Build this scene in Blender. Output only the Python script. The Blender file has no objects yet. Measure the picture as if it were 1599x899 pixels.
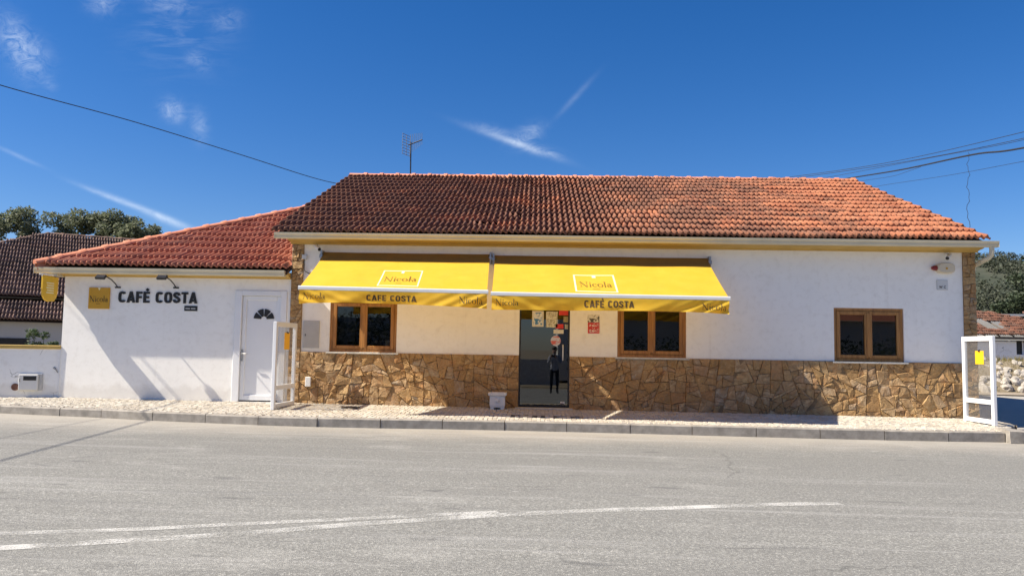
import bpy, bmesh, math, random
from mathutils import Vector, Matrix, Euler
import mathutils.noise as mnoise

random.seed(7)
rnd = random.uniform
SC = bpy.context.scene
COL = SC.collection

# ------------------------------------------------------------------ camera
def V(*a): return Vector(a)
YAW, PITCH, ROLL = math.atan(.03), math.atan(96/1250.), .0165
fw = V(-math.sin(YAW)*math.cos(PITCH), math.cos(YAW)*math.cos(PITCH), math.sin(PITCH))
rt = fw.cross(V(0, 0, 1)).normalized(); up = rt.cross(fw)
c_, s_ = math.cos(ROLL), math.sin(ROLL)
rt, up = c_*rt+s_*up, -s_*rt+c_*up
cd = bpy.data.cameras.new('camera'); cam = bpy.data.objects.new('camera', cd); COL.objects.link(cam)
m = Matrix((rt, up, -fw)).transposed().to_4x4(); m.translation = V(0, -15, 1.08)
cam.matrix_world = m
cd.sensor_width = 36; cd.lens = 36*1250/1599.; cd.clip_start = .05; cd.clip_end = 6000
SC.camera = cam

# ------------------------------------------------------------------ light
SUNV = V(.925, .2, -1.0).normalized()          # direction the light travels
sl = bpy.data.lights.new('sun', 'SUN'); sl.energy = 5.0; sl.angle = math.radians(.53); sl.color = (1, .905, .76)
so = bpy.data.objects.new('sun', sl); COL.objects.link(so)
so.rotation_euler = SUNV.to_track_quat('-Z', 'Y').to_euler(); so.location = (-20, -6, 25)
SUN_EL = math.asin(-SUNV.z); SUN_ROT = math.atan2(-SUNV.x, -SUNV.y)

def make_world():
    w = bpy.data.worlds.new('World'); SC.world = w; w.use_nodes = True
    nt = w.node_tree; N = nt.nodes; L = nt.links
    bg = N['Background']
    sky = N.new('ShaderNodeTexSky'); sky.sky_type = 'NISHITA'; sky.sun_disc = False
    sky.sun_elevation = SUN_EL; sky.sun_rotation = SUN_ROT
    sky.altitude = 300; sky.air_density = 1.0; sky.dust_density = .35; sky.ozone_density = 3.2
    hs = N.new('ShaderNodeHueSaturation'); hs.inputs['Saturation'].default_value = 1.36; hs.inputs['Value'].default_value = 1.0
    L.new(sky.outputs[0], hs.inputs['Color'])
    tn = N.new('ShaderNodeMixRGB'); tn.blend_type = 'MULTIPLY'; tn.inputs[0].default_value = 1; tn.inputs[2].default_value = (.70, .71, .88, 1); L.new(hs.outputs[0], tn.inputs[1])
    # thin cirrus: soft patches placed in the sky by direction
    tc = N.new('ShaderNodeTexCoord')
    sp = N.new('ShaderNodeSeparateXYZ'); L.new(tc.outputs['Generated'], sp.inputs[0])
    def mth(op, a, b=None, c=None):
        n = N.new('ShaderNodeMath'); n.operation = op
        for i, x in enumerate((a, b, c)):
            if x is None: continue
            if isinstance(x, (int, float)): n.inputs[i].default_value = x
            else: L.new(x, n.inputs[i])
        return n.outputs[0]
    ysafe = mth('MAXIMUM', sp.outputs[1], .02)
    u = mth('DIVIDE', sp.outputs[0], ysafe); v = mth('DIVIDE', sp.outputs[2], ysafe)
    front = mth('GREATER_THAN', sp.outputs[1], .05)
    cb = N.new('ShaderNodeCombineXYZ'); L.new(u, cb.inputs[0]); L.new(v, cb.inputs[1])
    def noise(scale, det, rough, dist=0., vec=None):
        n = N.new('ShaderNodeTexNoise'); n.inputs['Scale'].default_value = scale; n.inputs['Detail'].default_value = det
        n.inputs['Roughness'].default_value = rough; n.inputs['Distortion'].default_value = dist
        L.new(vec or cb.outputs[0], n.inputs['Vector']); return n.outputs['Fac']
    n1 = noise(9, 8, .62, .8)
    mp = N.new('ShaderNodeMapping'); mp.inputs['Scale'].default_value = (14, 70, 1); mp.inputs['Rotation'].default_value = (0, 0, -.25)
    L.new(cb.outputs[0], mp.inputs['Vector'])
    n2 = noise(1, 5, .6, .5, mp.outputs[0])
    mp3 = N.new('ShaderNodeMapping'); mp3.inputs['Scale'].default_value = (34, 60, 1); mp3.inputs['Rotation'].default_value = (0, 0, .5)
    L.new(cb.outputs[0], mp3.inputs['Vector'])
    n3 = noise(1, 10, .70, 1.2, mp3.outputs[0])
    def blob(u0, v0, su, sv, ang, amp, kind):
        ca, sa = math.cos(ang), math.sin(ang)
        du = mth('SUBTRACT', u, u0); dv = mth('SUBTRACT', v, v0)
        a = mth('DIVIDE', mth('ADD', mth('MULTIPLY', du, ca), mth('MULTIPLY', dv, sa)), su)
        b = mth('DIVIDE', mth('ADD', mth('MULTIPLY', du, -sa), mth('MULTIPLY', dv, ca)), sv)
        e = mth('EXPONENT', mth('MULTIPLY', mth('ADD', mth('MULTIPLY', a, a), mth('MULTIPLY', b, b)), -1.0))
        if kind == 0: nn = mth('MULTIPLY', e, mth('MULTIPLY', mth('MAXIMUM', mth('SUBTRACT', n3, .36), 0.), 3.0))
        elif kind == 1: nn = mth('MULTIPLY', e, mth('MULTIPLY', mth('MAXIMUM', mth('SUBTRACT', n2, .45), 0), 3.5))
        else: nn = mth('MULTIPLY', e, mth('ADD', mth('MULTIPLY', n3, 1.2), .1))
        return mth('MULTIPLY', nn, amp)
    tot = None
    for bl in CLOUDS:
        x = blob(*bl); tot = x if tot is None else mth('ADD', tot, x)
    tot = mth('MULTIPLY', mth('MINIMUM', mth('MULTIPLY', tot, .50), .55), front)
    mx = N.new('ShaderNodeMixRGB'); L.new(tot, mx.inputs[0]); L.new(tn.outputs[0], mx.inputs[1])
    mx.inputs[2].default_value = (7.2, 8.0, 8.9, 1)
    L.new(mx.outputs[0], bg.inputs[0]); bg.inputs[1].default_value = .074
CLOUDS = [  # u, v, length, width, angle, amount, kind
    (-.683, .388, .040, .017, -1.05, .8, 0), (-.66, .372, .03, .02, -1.0, .35, 0), (-.638, .335, .014, .008, -.8, .2, 0),
    (-.572, .443, .018, .014, 0, .6, 0),
    (-.470, .405, .055, .045, -.3, .26, 1), (-.485, .442, .032, .012, -.2, .5, 0), (-.441, .366, .016, .010, -.6, .45, 0),
    (-.405, .418, .018, .014, .3, .35, 0),
    (-.472, .300, .015, .012, -.6, .85, 0), (-.437, .281, .010, .020, .2, .45, 0),
    (-.032, .2625, .050, .0042, -.34, .75, 2), (-.016, .270, .020, .010, .5, .75, 0), (-.055, .277, .026, .006, -.25, .4, 0), (.005, .252, .024, .006, -.2, .5, 0),
    (.047, .322, .030, .0035, .84, .22, 2),
    (-.505, .1715, .060, .0036, -.355, .75, 2), (-.556, .1885, .035, .0026, -.36, .4, 2), (-.470, .156, .03, .0048, -.36, .6, 2),
    (-.672, .239, .030, .0026, -.40, .35, 2)]
make_world()
SC.view_settings.view_transform = 'Standard'; SC.view_settings.look = 'None'
SC.view_settings.exposure = 0.94; SC.view_settings.gamma = 1.0
SC.render.engine = 'CYCLES'
try:
    SC.cycles.max_bounces = 8; SC.cycles.transparent_max_bounces = 12
except Exception: pass

# ------------------------------------------------------------------ materials
class NB:
    def __init__(s, name):
        s.m = bpy.data.materials.new(name); s.m.use_nodes = True
        s.t = s.m.node_tree; s.N = s.t.nodes; s.L = s.t.links
        s.p = s.N['Principled BSDF']; s.out = s.N['Material Output']
        s.p.inputs['Roughness'].default_value = .8
    def n(s, typ): return s.N.new('ShaderNode'+typ)
    def put(s, sock, x):
        if isinstance(x, (int, float)): sock.default_value = x
        elif isinstance(x, (tuple, list)): sock.default_value = tuple(x)+((1,) if len(x) == 3 and len(sock.default_value) == 4 else ())
        else: s.L.new(x, sock)
    def pos(s):
        g = s.n('NewGeometry'); return g.outputs['Position']
    def objc(s): return s.n('TexCoord').outputs['Object']
    def mapv(s, v, scale=(1, 1, 1), rot=(0, 0, 0)):
        k = s.n('Mapping'); k.inputs['Scale'].default_value = scale; k.inputs['Rotation'].default_value = rot
        s.L.new(v, k.inputs['Vector']); return k.outputs[0]
    def noise(s, v, scale, det=4, rough=.55, dist=0, col=False):
        k = s.n('TexNoise'); k.inputs['Scale'].default_value = scale; k.inputs['Detail'].default_value = det
        k.inputs['Roughness'].default_value = rough; k.inputs['Distortion'].default_value = dist
        s.L.new(v, k.inputs['Vector']); return k.outputs['Color' if col else 'Fac']
    def voro(s, v, scale, feat='F1', out='Distance', rand=1):
        k = s.n('TexVoronoi'); k.feature = feat; k.inputs['Scale'].default_value = scale; k.inputs['Randomness'].default_value = rand
        s.L.new(v, k.inputs['Vector']); return k.outputs[out]
    def ramp(s, f, stops, interp='LINEAR'):
        k = s.n('ValToRGB'); k.color_ramp.interpolation = interp; e = k.color_ramp.elements
        while len(e) < len(stops): e.new(.5)
        for i, (p, c) in enumerate(stops):
            e[i].position = p
            e[i].color = (c, c, c, 1) if isinstance(c, (int, float)) else tuple(c)+(1,)
        s.put(k.inputs[0], f); return k.outputs[0]
    def mix(s, f, a, b, mode='MIX'):
        k = s.n('MixRGB'); k.blend_type = mode
        s.put(k.inputs[0], f)
        for i, x in ((1, a), (2, b)):
            if isinstance(x, (int, float)): x = (x, x, x)
            s.put(k.inputs[i], x)
        return k.outputs[0]
    def math(s, op, a, b=0., clamp=False):
        k = s.n('Math'); k.operation = op; k.use_clamp = clamp; s.put(k.inputs[0], a); s.put(k.inputs[1], b); return k.outputs[0]
    def rand(s):
        a = s.n('ObjectInfo').outputs['Random']; b = s.n('NewGeometry').outputs['Random Per Island']
        return s.math('FRACT', s.math('ADD', s.math('MULTIPLY', a, 3.7), b))
    def bump(s, h, strength=.3, dist=.01):
        k = s.n('Bump'); k.inputs['Strength'].default_value = strength; k.inputs['Distance'].default_value = dist
        s.L.new(h, k.inputs['Height']); s.L.new(k.outputs[0], s.p.inputs['Normal'])
    def col(s, c, rough=None, metal=None, spec=None):
        s.put(s.p.inputs['Base Color'], c)
        if rough is not None: s.put(s.p.inputs['Roughness'], rough)
        if metal is not None: s.p.inputs['Metallic'].default_value = metal
        if spec is not None: s.p.inputs['Specular IOR Level'].default_value = spec
        return s.m

def simple(name, c, rough=.6, metal=0, var=.12, scale=6, bump=0, spec=.5):
    b = NB(name); v = b.pos(); n = b.noise(v, scale, 5, .6)
    d = tuple(x*(1-var) for x in c); l = tuple(min(1, x*(1+var)) for x in c)
    b.col(b.ramp(n, [(.3, d), (.7, l)]), rough, metal, spec)
    if bump: b.bump(b.noise(v, scale*12, 3, .6), bump, .004)
    return b.m

def m_render(name, base=(.90, .885, .84), dirt=(.50, .46, .40), crack=False):
    b = NB(name); v = b.pos()
    n1 = b.noise(v, 1.3, 6, .6, .4); n2 = b.noise(v, 9, 5, .65)
    c = b.mix(b.ramp(n1, [(.35, 0), (.72, .5)]), base, tuple(x*.90 for x in base))
    c = b.mix(b.ramp(n2, [(.5, 0), (.8, .28)]), c, dirt)
    gr_ = b.noise(v, 2.2, 7, .75, .9); c = b.mix(b.ramp(gr_, [(.58, 0), (.74, .26)]), c, dirt)
    sx = b.n('SeparateXYZ'); b.L.new(v, sx.inputs[0])
    hz = b.math('ADD', sx.outputs[2], b.math('MULTIPLY', b.noise(v, 4, 5, .6), -.42))
    c = b.mix(b.ramp(hz, [(-.0, .30), (.10, .0)]), c, dirt)          # rain splash at the foot
    stv = b.mapv(v, (7, 7, .35)); st = b.noise(stv, 1, 5, .65)
    c = b.mix(b.ramp(st, [(.58, 0), (.80, .20)]), c, dirt)           # run marks
    if crack:
        k = b.voro(b.mapv(b.mix(.12, v, b.noise(v, 3, 4, .6, 0, True)), (1, 1, 1)), 1.6, 'DISTANCE_TO_EDGE')
        cm = b.ramp(b.noise(v, 2.1, 2, .5), [(.54, 0), (.60, 1)])
        c = b.mix(b.math('MULTIPLY', b.ramp(k, [(.003, .8), (.008, 0)]), cm), c, (.25, .24, .22))
    b.bump(b.noise(v, 60, 4, .7), .25, .006)
    return b.col(c, .85)

def m_tile(name, cols, lich, amt, patch=.5, lichen_shade=None):
    b = NB(name); v = b.pos(); r = b.rand()
    c = b.ramp(r, [(i/(len(cols)-1), k) for i, k in enumerate(cols)])
    n = b.noise(v, 28, 5, .65); c = b.mix(b.ramp(n, [(.35, .0), (.75, .45)]), c, (.16, .07, .045))
    L1 = b.noise(v, 1.1, 4, .6, .5); L2 = b.noise(v, 34, 4, .7)
    a = b.math('ADD', b.math('MULTIPLY', L1, patch), b.math('MULTIPLY', L2, 1-patch))
    a = b.math('ADD', a, b.math('MULTIPLY', r, .045))
    if lichen_shade:                                    # lichen plus painted-in shade, both stronger towards the roof's left end
        so_ = b.n('SeparateXYZ'); b.L.new(v, so_.inputs[0]); a = b.math('ADD', a, b.math('MULTIPLY', b.ramp(b.math('MULTIPLY', b.math('ADD', so_.outputs[0], lichen_shade[0]), lichen_shade[1]), [(0, 1), (.62, .66), (.98, 0)]), .175))
    c = b.mix(b.ramp(a, [(.62-amt, 0), (.74-amt, .74)]), c, lich)
    pale = b.noise(v, 60, 3, .6); c = b.mix(b.ramp(pale, [(.68, 0), (.76, .4)]), c, (.44, .30, .22))
    b.bump(b.noise(v, 90, 3, .6), .3, .004)
    return b.col(c, .85, 0, .3)

def m_stone():
    b = NB('ochre_stone'); v = b.pos(); r = b.rand()
    c = b.ramp(r, [(0, (.42, .25, .10)), (.2, (.54, .34, .14)), (.38, (.60, .42, .21)), (.52, (.46, .29, .13)), (.66, (.66, .50, .30)), (.78, (.50, .27, .11)), (.88, (.47, .40, .30)), (1, (.58, .36, .15))])
    w = b.mix(.25, v, b.noise(v, 2.5, 3, .5, 0, True))
    n = b.noise(b.mapv(w, (1, 1, 1.6)), 8, 7, .7, 1.2); c = b.mix(b.ramp(n, [(.38, .75), (.6, 0)]), c, (.27, .15, .06))
    n = b.noise(v, 22, 5, .7, .8); c = b.mix(b.ramp(n, [(.56, 0), (.75, .55)]), c, (.72, .58, .38))
    n4 = b.noise(v, 3.1, 6, .72, 1.5); c = b.mix(b.ramp(n4, [(.40, .65), (.58, 0)]), c, (.36, .22, .10))
    n3 = b.noise(v, 5, 4, .6); c = b.mix(b.ramp(n3, [(.55, 0), (.7, .35)]), c, (.52, .22, .07))
    h = b.math('ADD', b.noise(v, 14, 6, .7, .6), b.math('MULTIPLY', b.noise(v, 60, 4, .7), .35))
    b.bump(h, 1.0, .034)
    return b.col(c, .78, 0, .35)

def m_asphalt():
    b = NB('worn_asphalt'); v = b.pos()
    ag = b.voro(v, 95, 'F1', 'Color'); sep = b.n('SeparateColor'); b.L.new(ag, sep.inputs[0])
    fine = b.noise(v, 240, 3, .7)
    c = b.ramp(sep.outputs[0], [(0, (.13, .13, .122)), (.45, (.27, .268, .242)), (.8, (.375, .372, .336)), (1, (.54, .535, .485))])
    c = b.mix(b.ramp(fine, [(.42, .5), (.6, 0)]), c, (.15, .15, .15))
    big = b.noise(b.mapv(v, (.12, .5, 1), (0, 0, .06)), 1, 6, .62, .3)
    c = b.mix(b.ramp(big, [(.34, .6), (.60, 0)]), c, (.185, .183, .172))
    lane = b.noise(b.mapv(v, (.03, .62, 1), (0, 0, .05)), 1, 3, .5); c = b.mix(b.ramp(lane, [(.40, .62), (.56, 0)]), c, (.19, .188, .175))
    wv = b.mix(.35, v, b.noise(v, 1.1, 5, .65, 0, True)); ck = b.voro(wv, .32, 'DISTANCE_TO_EDGE'); cmk = b.ramp(b.noise(v, .5, 3, .5), [(.50, 0), (.58, 1)])
    c = b.mix(b.math('MULTIPLY', b.ramp(ck, [(.0008, .6), (.0022, 0)]), cmk), c, (.06, .06, .058))
    pt = b.noise(b.mapv(v, (.5, .9, 1)), 1.0, 7, .7, .8); c = b.mix(b.ramp(pt, [(.55, 0), (.70, .42)]), c, (.42, .415, .385))
    gr = b.noise(v, 42, 3, .75); c = b.mix(b.ramp(gr, [(.40, .5), (.58, 0)]), c, (.14, .138, .13))
    c = b.mix(b.ramp(gr, [(.56, 0), (.72, .5)]), c, (.52, .51, .47))
    st = b.noise(b.mapv(v, (.22, 4.2, 1), (0, 0, .10)), 1, 6, .65, .5)
    c = b.mix(b.ramp(st, [(.55, 0), (.75, .38)]), c, (.44, .435, .42))
    st2 = b.noise(b.mapv(v, (.35, 6.5, 1), (0, 0, -.05)), 1, 5, .6, .4)
    c = b.mix(b.ramp(st2, [(.60, 0), (.72, .5)]), c, (.15, .15, .145))
    oil = b.noise(b.mapv(v, (.9, 3.5, 1)), 1.3, 4, .6, .4)
    c = b.mix(b.ramp(oil, [(.655, 0), (.71, .6)]), c, (.11, .11, .108))
    pale = b.noise(b.mapv(v, (1.2, 5, 1)), 1.9, 3, .5, .6)
    c = b.mix(b.ramp(pale, [(.74, 0), (.79, .55)]), c, (.50, .50, .48))
    sx = b.n('SeparateXYZ'); b.L.new(v, sx.inputs[0])                 # dusty, sandy gutter along the kerb
    d = b.math('ADD', sx.outputs[1], b.math('MULTIPLY', b.noise(v, 1.4, 4, .6), 1.1))
    c = b.mix(b.ramp(b.math('MULTIPLY', b.math('ADD', d, 4.2), .35), [(.38, 0), (.95, .55)]), c, (.46, .42, .36))
    h = b.math('ADD', b.voro(v, 95), b.math('MULTIPLY', fine, .6)); b.bump(h, .55, .008)
    return b.col(c, .88, 0, .25)

def m_glass(name, tint=(.02, .022, .024), refl=1.0, ior=1.5):
    b = NB(name); b.N.remove(b.p)
    tr = b.n('BsdfTransparent'); tr.inputs[0].default_value = (.55, .57, .58, 1)
    gl = b.n('BsdfGlossy'); gl.inputs['Roughness'].default_value = .012; gl.inputs[0].default_value = (.9*refl, .93*refl, .95*refl, 1)
    fr0 = b.n('Fresnel'); fr0.inputs[0].default_value = ior; gm = b.n('NewGeometry'); fq = b.math('MULTIPLY', fr0.outputs[0], b.math('SUBTRACT', 1., gm.outputs['Backfacing']))
    mx = b.n('MixShader'); b.L.new(fq, mx.inputs[0]); b.L.new(tr.outputs[0], mx.inputs[1]); b.L.new(gl.outputs[0], mx.inputs[2])
    b.L.new(mx.outputs[0], b.out.inputs[0]); return b.m
def m_clear(name, t=(.86, .86, .86)):
    b = NB(name); b.N.remove(b.p)
    tr = b.n('BsdfTransparent'); tr.inputs[0].default_value = t+(1,)
    gl = b.n('BsdfGlossy'); gl.inputs['Roughness'].default_value = .02; gl.inputs[0].default_value = (.9, .9, .9, 1)
    df = b.n('BsdfDiffuse'); df.inputs[0].default_value = (.55, .53, .5, 1)
    fr0 = b.n('Fresnel'); fr0.inputs[0].default_value = 1.4; gm = b.n('NewGeometry'); fq = b.math('MULTIPLY', fr0.outputs[0], b.math('SUBTRACT', 1., gm.outputs['Backfacing']))
    m1 = b.n('MixShader'); m1.inputs[0].default_value = .07; b.L.new(tr.outputs[0], m1.inputs[1]); b.L.new(df.outputs[0], m1.inputs[2])
    mx = b.n('MixShader'); b.L.new(fq, mx.inputs[0]); b.L.new(m1.outputs[0], mx.inputs[1]); b.L.new(gl.outputs[0], mx.inputs[2])
    b.L.new(mx.outputs[0], b.out.inputs[0]); return b.m
def m_fabric():
    b = NB('yellow_awning_canvas'); v = b.pos()
    n = b.noise(v, 3, 5, .6); c = b.ramp(n, [(.3, (.88, .565, .045)), (.7, (.93, .62, .065))])
    d = b.noise(b.mapv(v, (9, 1.2, 1.2)), 1, 5, .65); c = b.mix(b.ramp(d, [(.55, 0), (.8, .28)]), c, (.74, .48, .06))
    lg = b.noise(b.mapv(v, (1.6, .9, 1)), 1.0, 6, .68, .6); c = b.mix(b.ramp(lg, [(.50, 0), (.70, .30)]), c, (.70, .45, .06))
    sp = b.noise(v, 20, 4, .6); c = b.mix(b.ramp(sp, [(.66, 0), (.75, .45)]), c, (.55, .36, .07))
    wv = b.n('TexWave'); wv.inputs['Scale'].default_value = 90; b.L.new(v, wv.inputs['Vector'])
    b.bump(b.math('ADD', wv.outputs['Fac'], b.noise(v, 5, 3, .5)), .08, .004)
    b.col(c, .75, 0, .25)
    tl = b.n('BsdfTranslucent'); b.L.new(b.mix(1., c, (1, .86, .8), 'MULTIPLY'), tl.inputs[0])
    mx = b.n('MixShader'); mx.inputs[0].default_value = .42
    b.L.new(b.p.outputs[0], mx.inputs[1]); b.L.new(tl.outputs[0], mx.inputs[2]); b.L.new(mx.outputs[0], b.out.inputs[0])
    return b.m
def m_wood():
    b = NB('golden_oak_frame'); v = b.pos()
    g = b.noise(b.mapv(v, (22, 22, 2.0)), 1, 5, .6, .6)
    c = b.ramp(g, [(.3, (.22, .095, .022)), (.55, (.36, .17, .045)), (.75, (.44, .22, .07))])
    return b.col(c, .38, 0, .5)
def m_leaf(name, cols, tl=.3):
    b = NB(name); r = b.rand(); c = b.ramp(r, [(i/(len(cols)-1), k) for i, k in enumerate(cols)])
    b.col(c, .55, 0, .35)
    t = b.n('BsdfTranslucent'); b.L.new(c, t.inputs[0])
    mx = b.n('MixShader'); mx.inputs[0].default_value = tl
    b.L.new(b.p.outputs[0], mx.inputs[1]); b.L.new(t.outputs[0], mx.inputs[2]); b.L.new(mx.outputs[0], b.out.inputs[0])
    return b.m
def m_cobble(name, cols):
    b = NB(name); v = b.pos(); r = b.rand(); c = b.ramp(r, [(i/(len(cols)-1), k) for i, k in enumerate(cols)])
    n = b.noise(v, 1.7, 6, .65); c = b.mix(b.ramp(n, [(.45, 0), (.7, .6)]), c, (.36, .31, .24))
    b.bump(b.noise(v, 70, 4, .6), .4, .005); return b.col(c, .7, 0, .3)
def m_paint():
    b = NB('worn_road_paint'); v = b.pos()
    n = b.math('ADD', b.math('MULTIPLY', b.noise(v, 75, 3, .7), .55), b.math('MULTIPLY', b.noise(v, 2.2, 5, .6), .5))
    a = b.ramp(n, [(.455, .74), (.585, .0)])
    b.col((.66, .655, .62), .8)
    tr = b.n('BsdfTransparent'); mx = b.n('MixShader'); b.L.new(a, mx.inputs[0]); b.L.new(tr.outputs[0], mx.inputs[1]); b.L.new(b.p.outputs[0], mx.inputs[2])
    b.L.new(mx.outputs[0], b.out.inputs[0]); return b.m
def m_notice(name, bg, ink, rows=(8, 30)):
    b = NB(name); v = b.objc()
    n = b.noise(b.mapv(v, (rows[1], 1, rows[0]*4)), 1, 2, .5); n2 = b.noise(b.mapv(v, (9, 1, rows[0])), 1, 2, .5)
    f = b.math('MULTIPLY', b.ramp(n, [(.46, 0), (.52, 1)]), b.ramp(n2, [(.42, 0), (.5, 1)]))
    return b.col(b.mix(f, bg, ink), .5)

M = {}
M['white'] = m_render('white_render'); M['white2'] = m_render('white_render_cracked', (.85, .85, .83), (.48, .44, .38), True)
M['grey_render'] = m_render('grey_render', (.42, .42, .42)); M['far_render'] = m_render('far_white_render', (.75, .74, .70))
M['tile'] = m_tile('terracotta_tile', [(.45, .16, .078), (.50, .195, .098), (.41, .14, .07), (.51, .21, .112), (.46, .17, .085)], (.075, .046, .038), .088, .5, (4.9, .078))
M['tile_red'] = m_tile('red_tile', [(.48, .17, .10), (.55, .21, .13), (.42, .14, .085), (.56, .24, .16)], (.12, .06, .048), .07)
M['tile_old'] = m_tile('old_brown_tile', [(.16, .10, .08), (.22, .15, .125), (.12, .085, .07), (.28, .18, .145)], (.06, .045, .04), .09)
M['tile_ruin'] = m_tile('weathered_ruin_tile', [(.13, .055, .036), (.18, .08, .052), (.10, .05, .035), (.16, .09, .065)], (.06, .045, .038), .09)
M['ridge'] = m_tile('ridge_tile_clay', [(.58, .20, .11), (.66, .26, .16), (.60, .23, .13)], (.25, .12, .09), -.02)
M['deck'] = simple('roof_deck', (.07, .04, .03), .9)
M['stone'] = m_stone(); M['mortar'] = simple('brown_mortar', (.21, .14, .075), .95, 0, .25, 20, .4)
M['asphalt'] = m_asphalt(); M['paint'] = m_paint()
M['kerb'] = simple('grey_kerb_stone', (.29, .265, .23), .85, 0, .28, 7, .5)
M['cobble'] = m_cobble('limestone_cobble', [(.54, .50, .42), (.62, .58, .50), (.46, .42, .34), (.58, .54, .47), (.52, .45, .36)])
M['cobble_dark'] = m_cobble('basalt_cobble', [(.06, .06, .065), (.10, .10, .10)])
M['sand'] = simple('pavement_bed', (.30, .25, .19), .95, 0, .3, 18, .3)
M['soil'] = simple('dry_soil', (.22, .18, .12), .95, 0, .3, .9, .3)
M['cream'] = simple('cream_gutter', (.58, .52, .38), .5, 0, .06, 3)
M['ochre'] = simple('ochre_cornice', (.52, .35, .10), .75, 0, .08, 3)
M['fabric'] = m_fabric(); M['wood'] = m_wood()
M['glass'] = m_glass('dark_window_glass', ior=1.68); M['clear'] = m_clear('clear_screen_glass')
M['pvc'] = simple('white_pvc', (.76, .77, .78), .35, 0, .03, 2)
M['alu'] = simple('white_aluminium', (.72, .72, .70), .4, 0, .05, 4)
M['steel'] = simple('grey_steel', (.35, .35, .35), .4, .8, .1, 8)
M['black'] = simple('black_metal', (.02, .02, .022), .45, .2, .2, 8)
M['ink'] = simple('black_lettering', (.012, .012, .012), .6, 0, .2, 8)
M['brown_ink'] = simple('brown_print', (.10, .055, .012), .7, 0, .2, 8)
M['faded_print'] = simple('faded_brown_print', (.20, .115, .014), .7, 0, .2, 8)
M['door_glass'] = m_glass('door_glass', refl=1.0, ior=2.0)
M['pale_print'] = simple('pale_yellow_print', (.86, .80, .48), .7, 0, .05, 8)
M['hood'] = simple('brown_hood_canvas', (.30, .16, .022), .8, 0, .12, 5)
M['mustard'] = simple('mustard_sign', (.56, .30, .015), .55, 0, .08, 3)
M['yellow_sign'] = simple('yellow_sign', (.78, .46, .02), .5, 0, .08, 3)
M['amber'] = simple('amber_notice', (.90, .48, .01), .55, 0, .05, 5)
M['beige'] = simple('beige_plastic', (.62, .54, .40), .45, 0, .05, 5)
M['red'] = simple('red_lamp', (.22, .015, .015), .25, 0, .1, 5)
M['grey_panel'] = simple('grey_meter_panel', (.46, .46, .45), .6, 0, .08, 4)
M['lt_grey'] = simple('light_grey_plastic', (.62, .62, .60), .5, 0, .05, 4)
M['concrete'] = simple('pale_concrete', (.50, .49, .46), .85, 0, .2, 9, .5)
M['white_stone'] = simple('white_cast_stone', (.76, .74, .69), .8, 0, .08, 9, .4)
M['rust'] = simple('rusty_iron', (.16, .075, .05), .8, 0, .35, 14, .3)
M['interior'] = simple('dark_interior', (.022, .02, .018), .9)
M['wire'] = simple('black_cable', (.015, .015, .016), .6)
M['bark'] = simple('bark', (.12, .10, .08), .9, 0, .3, 9, .5)
M['leaf_olive'] = m_leaf('olive_green_leaf', [(.10, .125, .07), (.16, .185, .11), (.23, .25, .165), (.12, .15, .085)], .4)
M['leaf_dark'] = m_leaf('dark_green_leaf', [(.03, .048, .024), (.06, .08, .042), (.042, .062, .032)], .2)
M['leaf_bush'] = m_leaf('bush_leaf', [(.04, .075, .025), (.07, .11, .04), (.10, .13, .06)])
M['scrub'] = m_leaf('scrub_leaf', [(.035, .045, .024), (.06, .07, .04), (.085, .09, .06), (.045, .058, .03)], .15)
M['grass'] = m_leaf('dry_grass', [(.22, .17, .07), (.13, .13, .05), (.28, .22, .10)], .2)
M['rock'] = simple('pale_rubble_stone', (.36, .33, .29), .9, 0, .35, 6, .7)
def m_hill():
    b = NB('hill_scrubland'); v = b.pos()
    n = b.noise(v, .09, 7, .68, .4); c = b.ramp(n, [(.3, (.022, .03, .017)), (.5, (.038, .045, .027)), (.66, (.07, .07, .05)), (.85, (.17, .16, .13))])
    n = b.noise(v, .6, 5, .7); c = b.mix(b.ramp(n, [(.4, .6), (.6, 0)]), c, (.03, .042, .02))
    return b.col(c, .95)
M['hill'] = m_hill()
M['paper_blue'] = m_notice('blue_poster', (.70, .72, .70), (.05, .20, .45), (5, 20)); M['paper_text'] = m_notice('printed_poster', (.66, .64, .52), (.35, .33, .24), (9, 34))
M['paper_red'] = m_notice('red_notice', (.52, .02, .03), (.72, .60, .58), (10, 40)); M['paper_white'] = m_notice('white_notice', (.72, .70, .64), (.10, .09, .08), (6, 18))
M['red_flat'] = simple('red_sticker', (.60, .035, .03), .5); M['olive_flat'] = simple('olive_sticker', (.30, .26, .14), .5, 0, .4, 40)
M['grey_flat'] = simple('grey_sticker', (.34, .34, .30), .5, 0, .4, 40); M['paper_flat'] = simple('paper_strip', (.66, .64, .56), .6, 0, .1, 30)
M['round_flat'] = m_notice('round_sticker', (.55, .56, .62), (.55, .12, .10), (8, 12))
M['skin'] = simple('skin', (.50, .30, .22), .55); M['hair'] = simple('brown_hair', (.05, .03, .02), .6)
M['hoodie'] = simple('grey_jumper', (.34, .35, .40), .9); M['trousers'] = simple('dark_trousers', (.02, .022, .03), .9)
M['shoe'] = simple('dark_shoe', (.02, .02, .02), .6)

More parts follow.
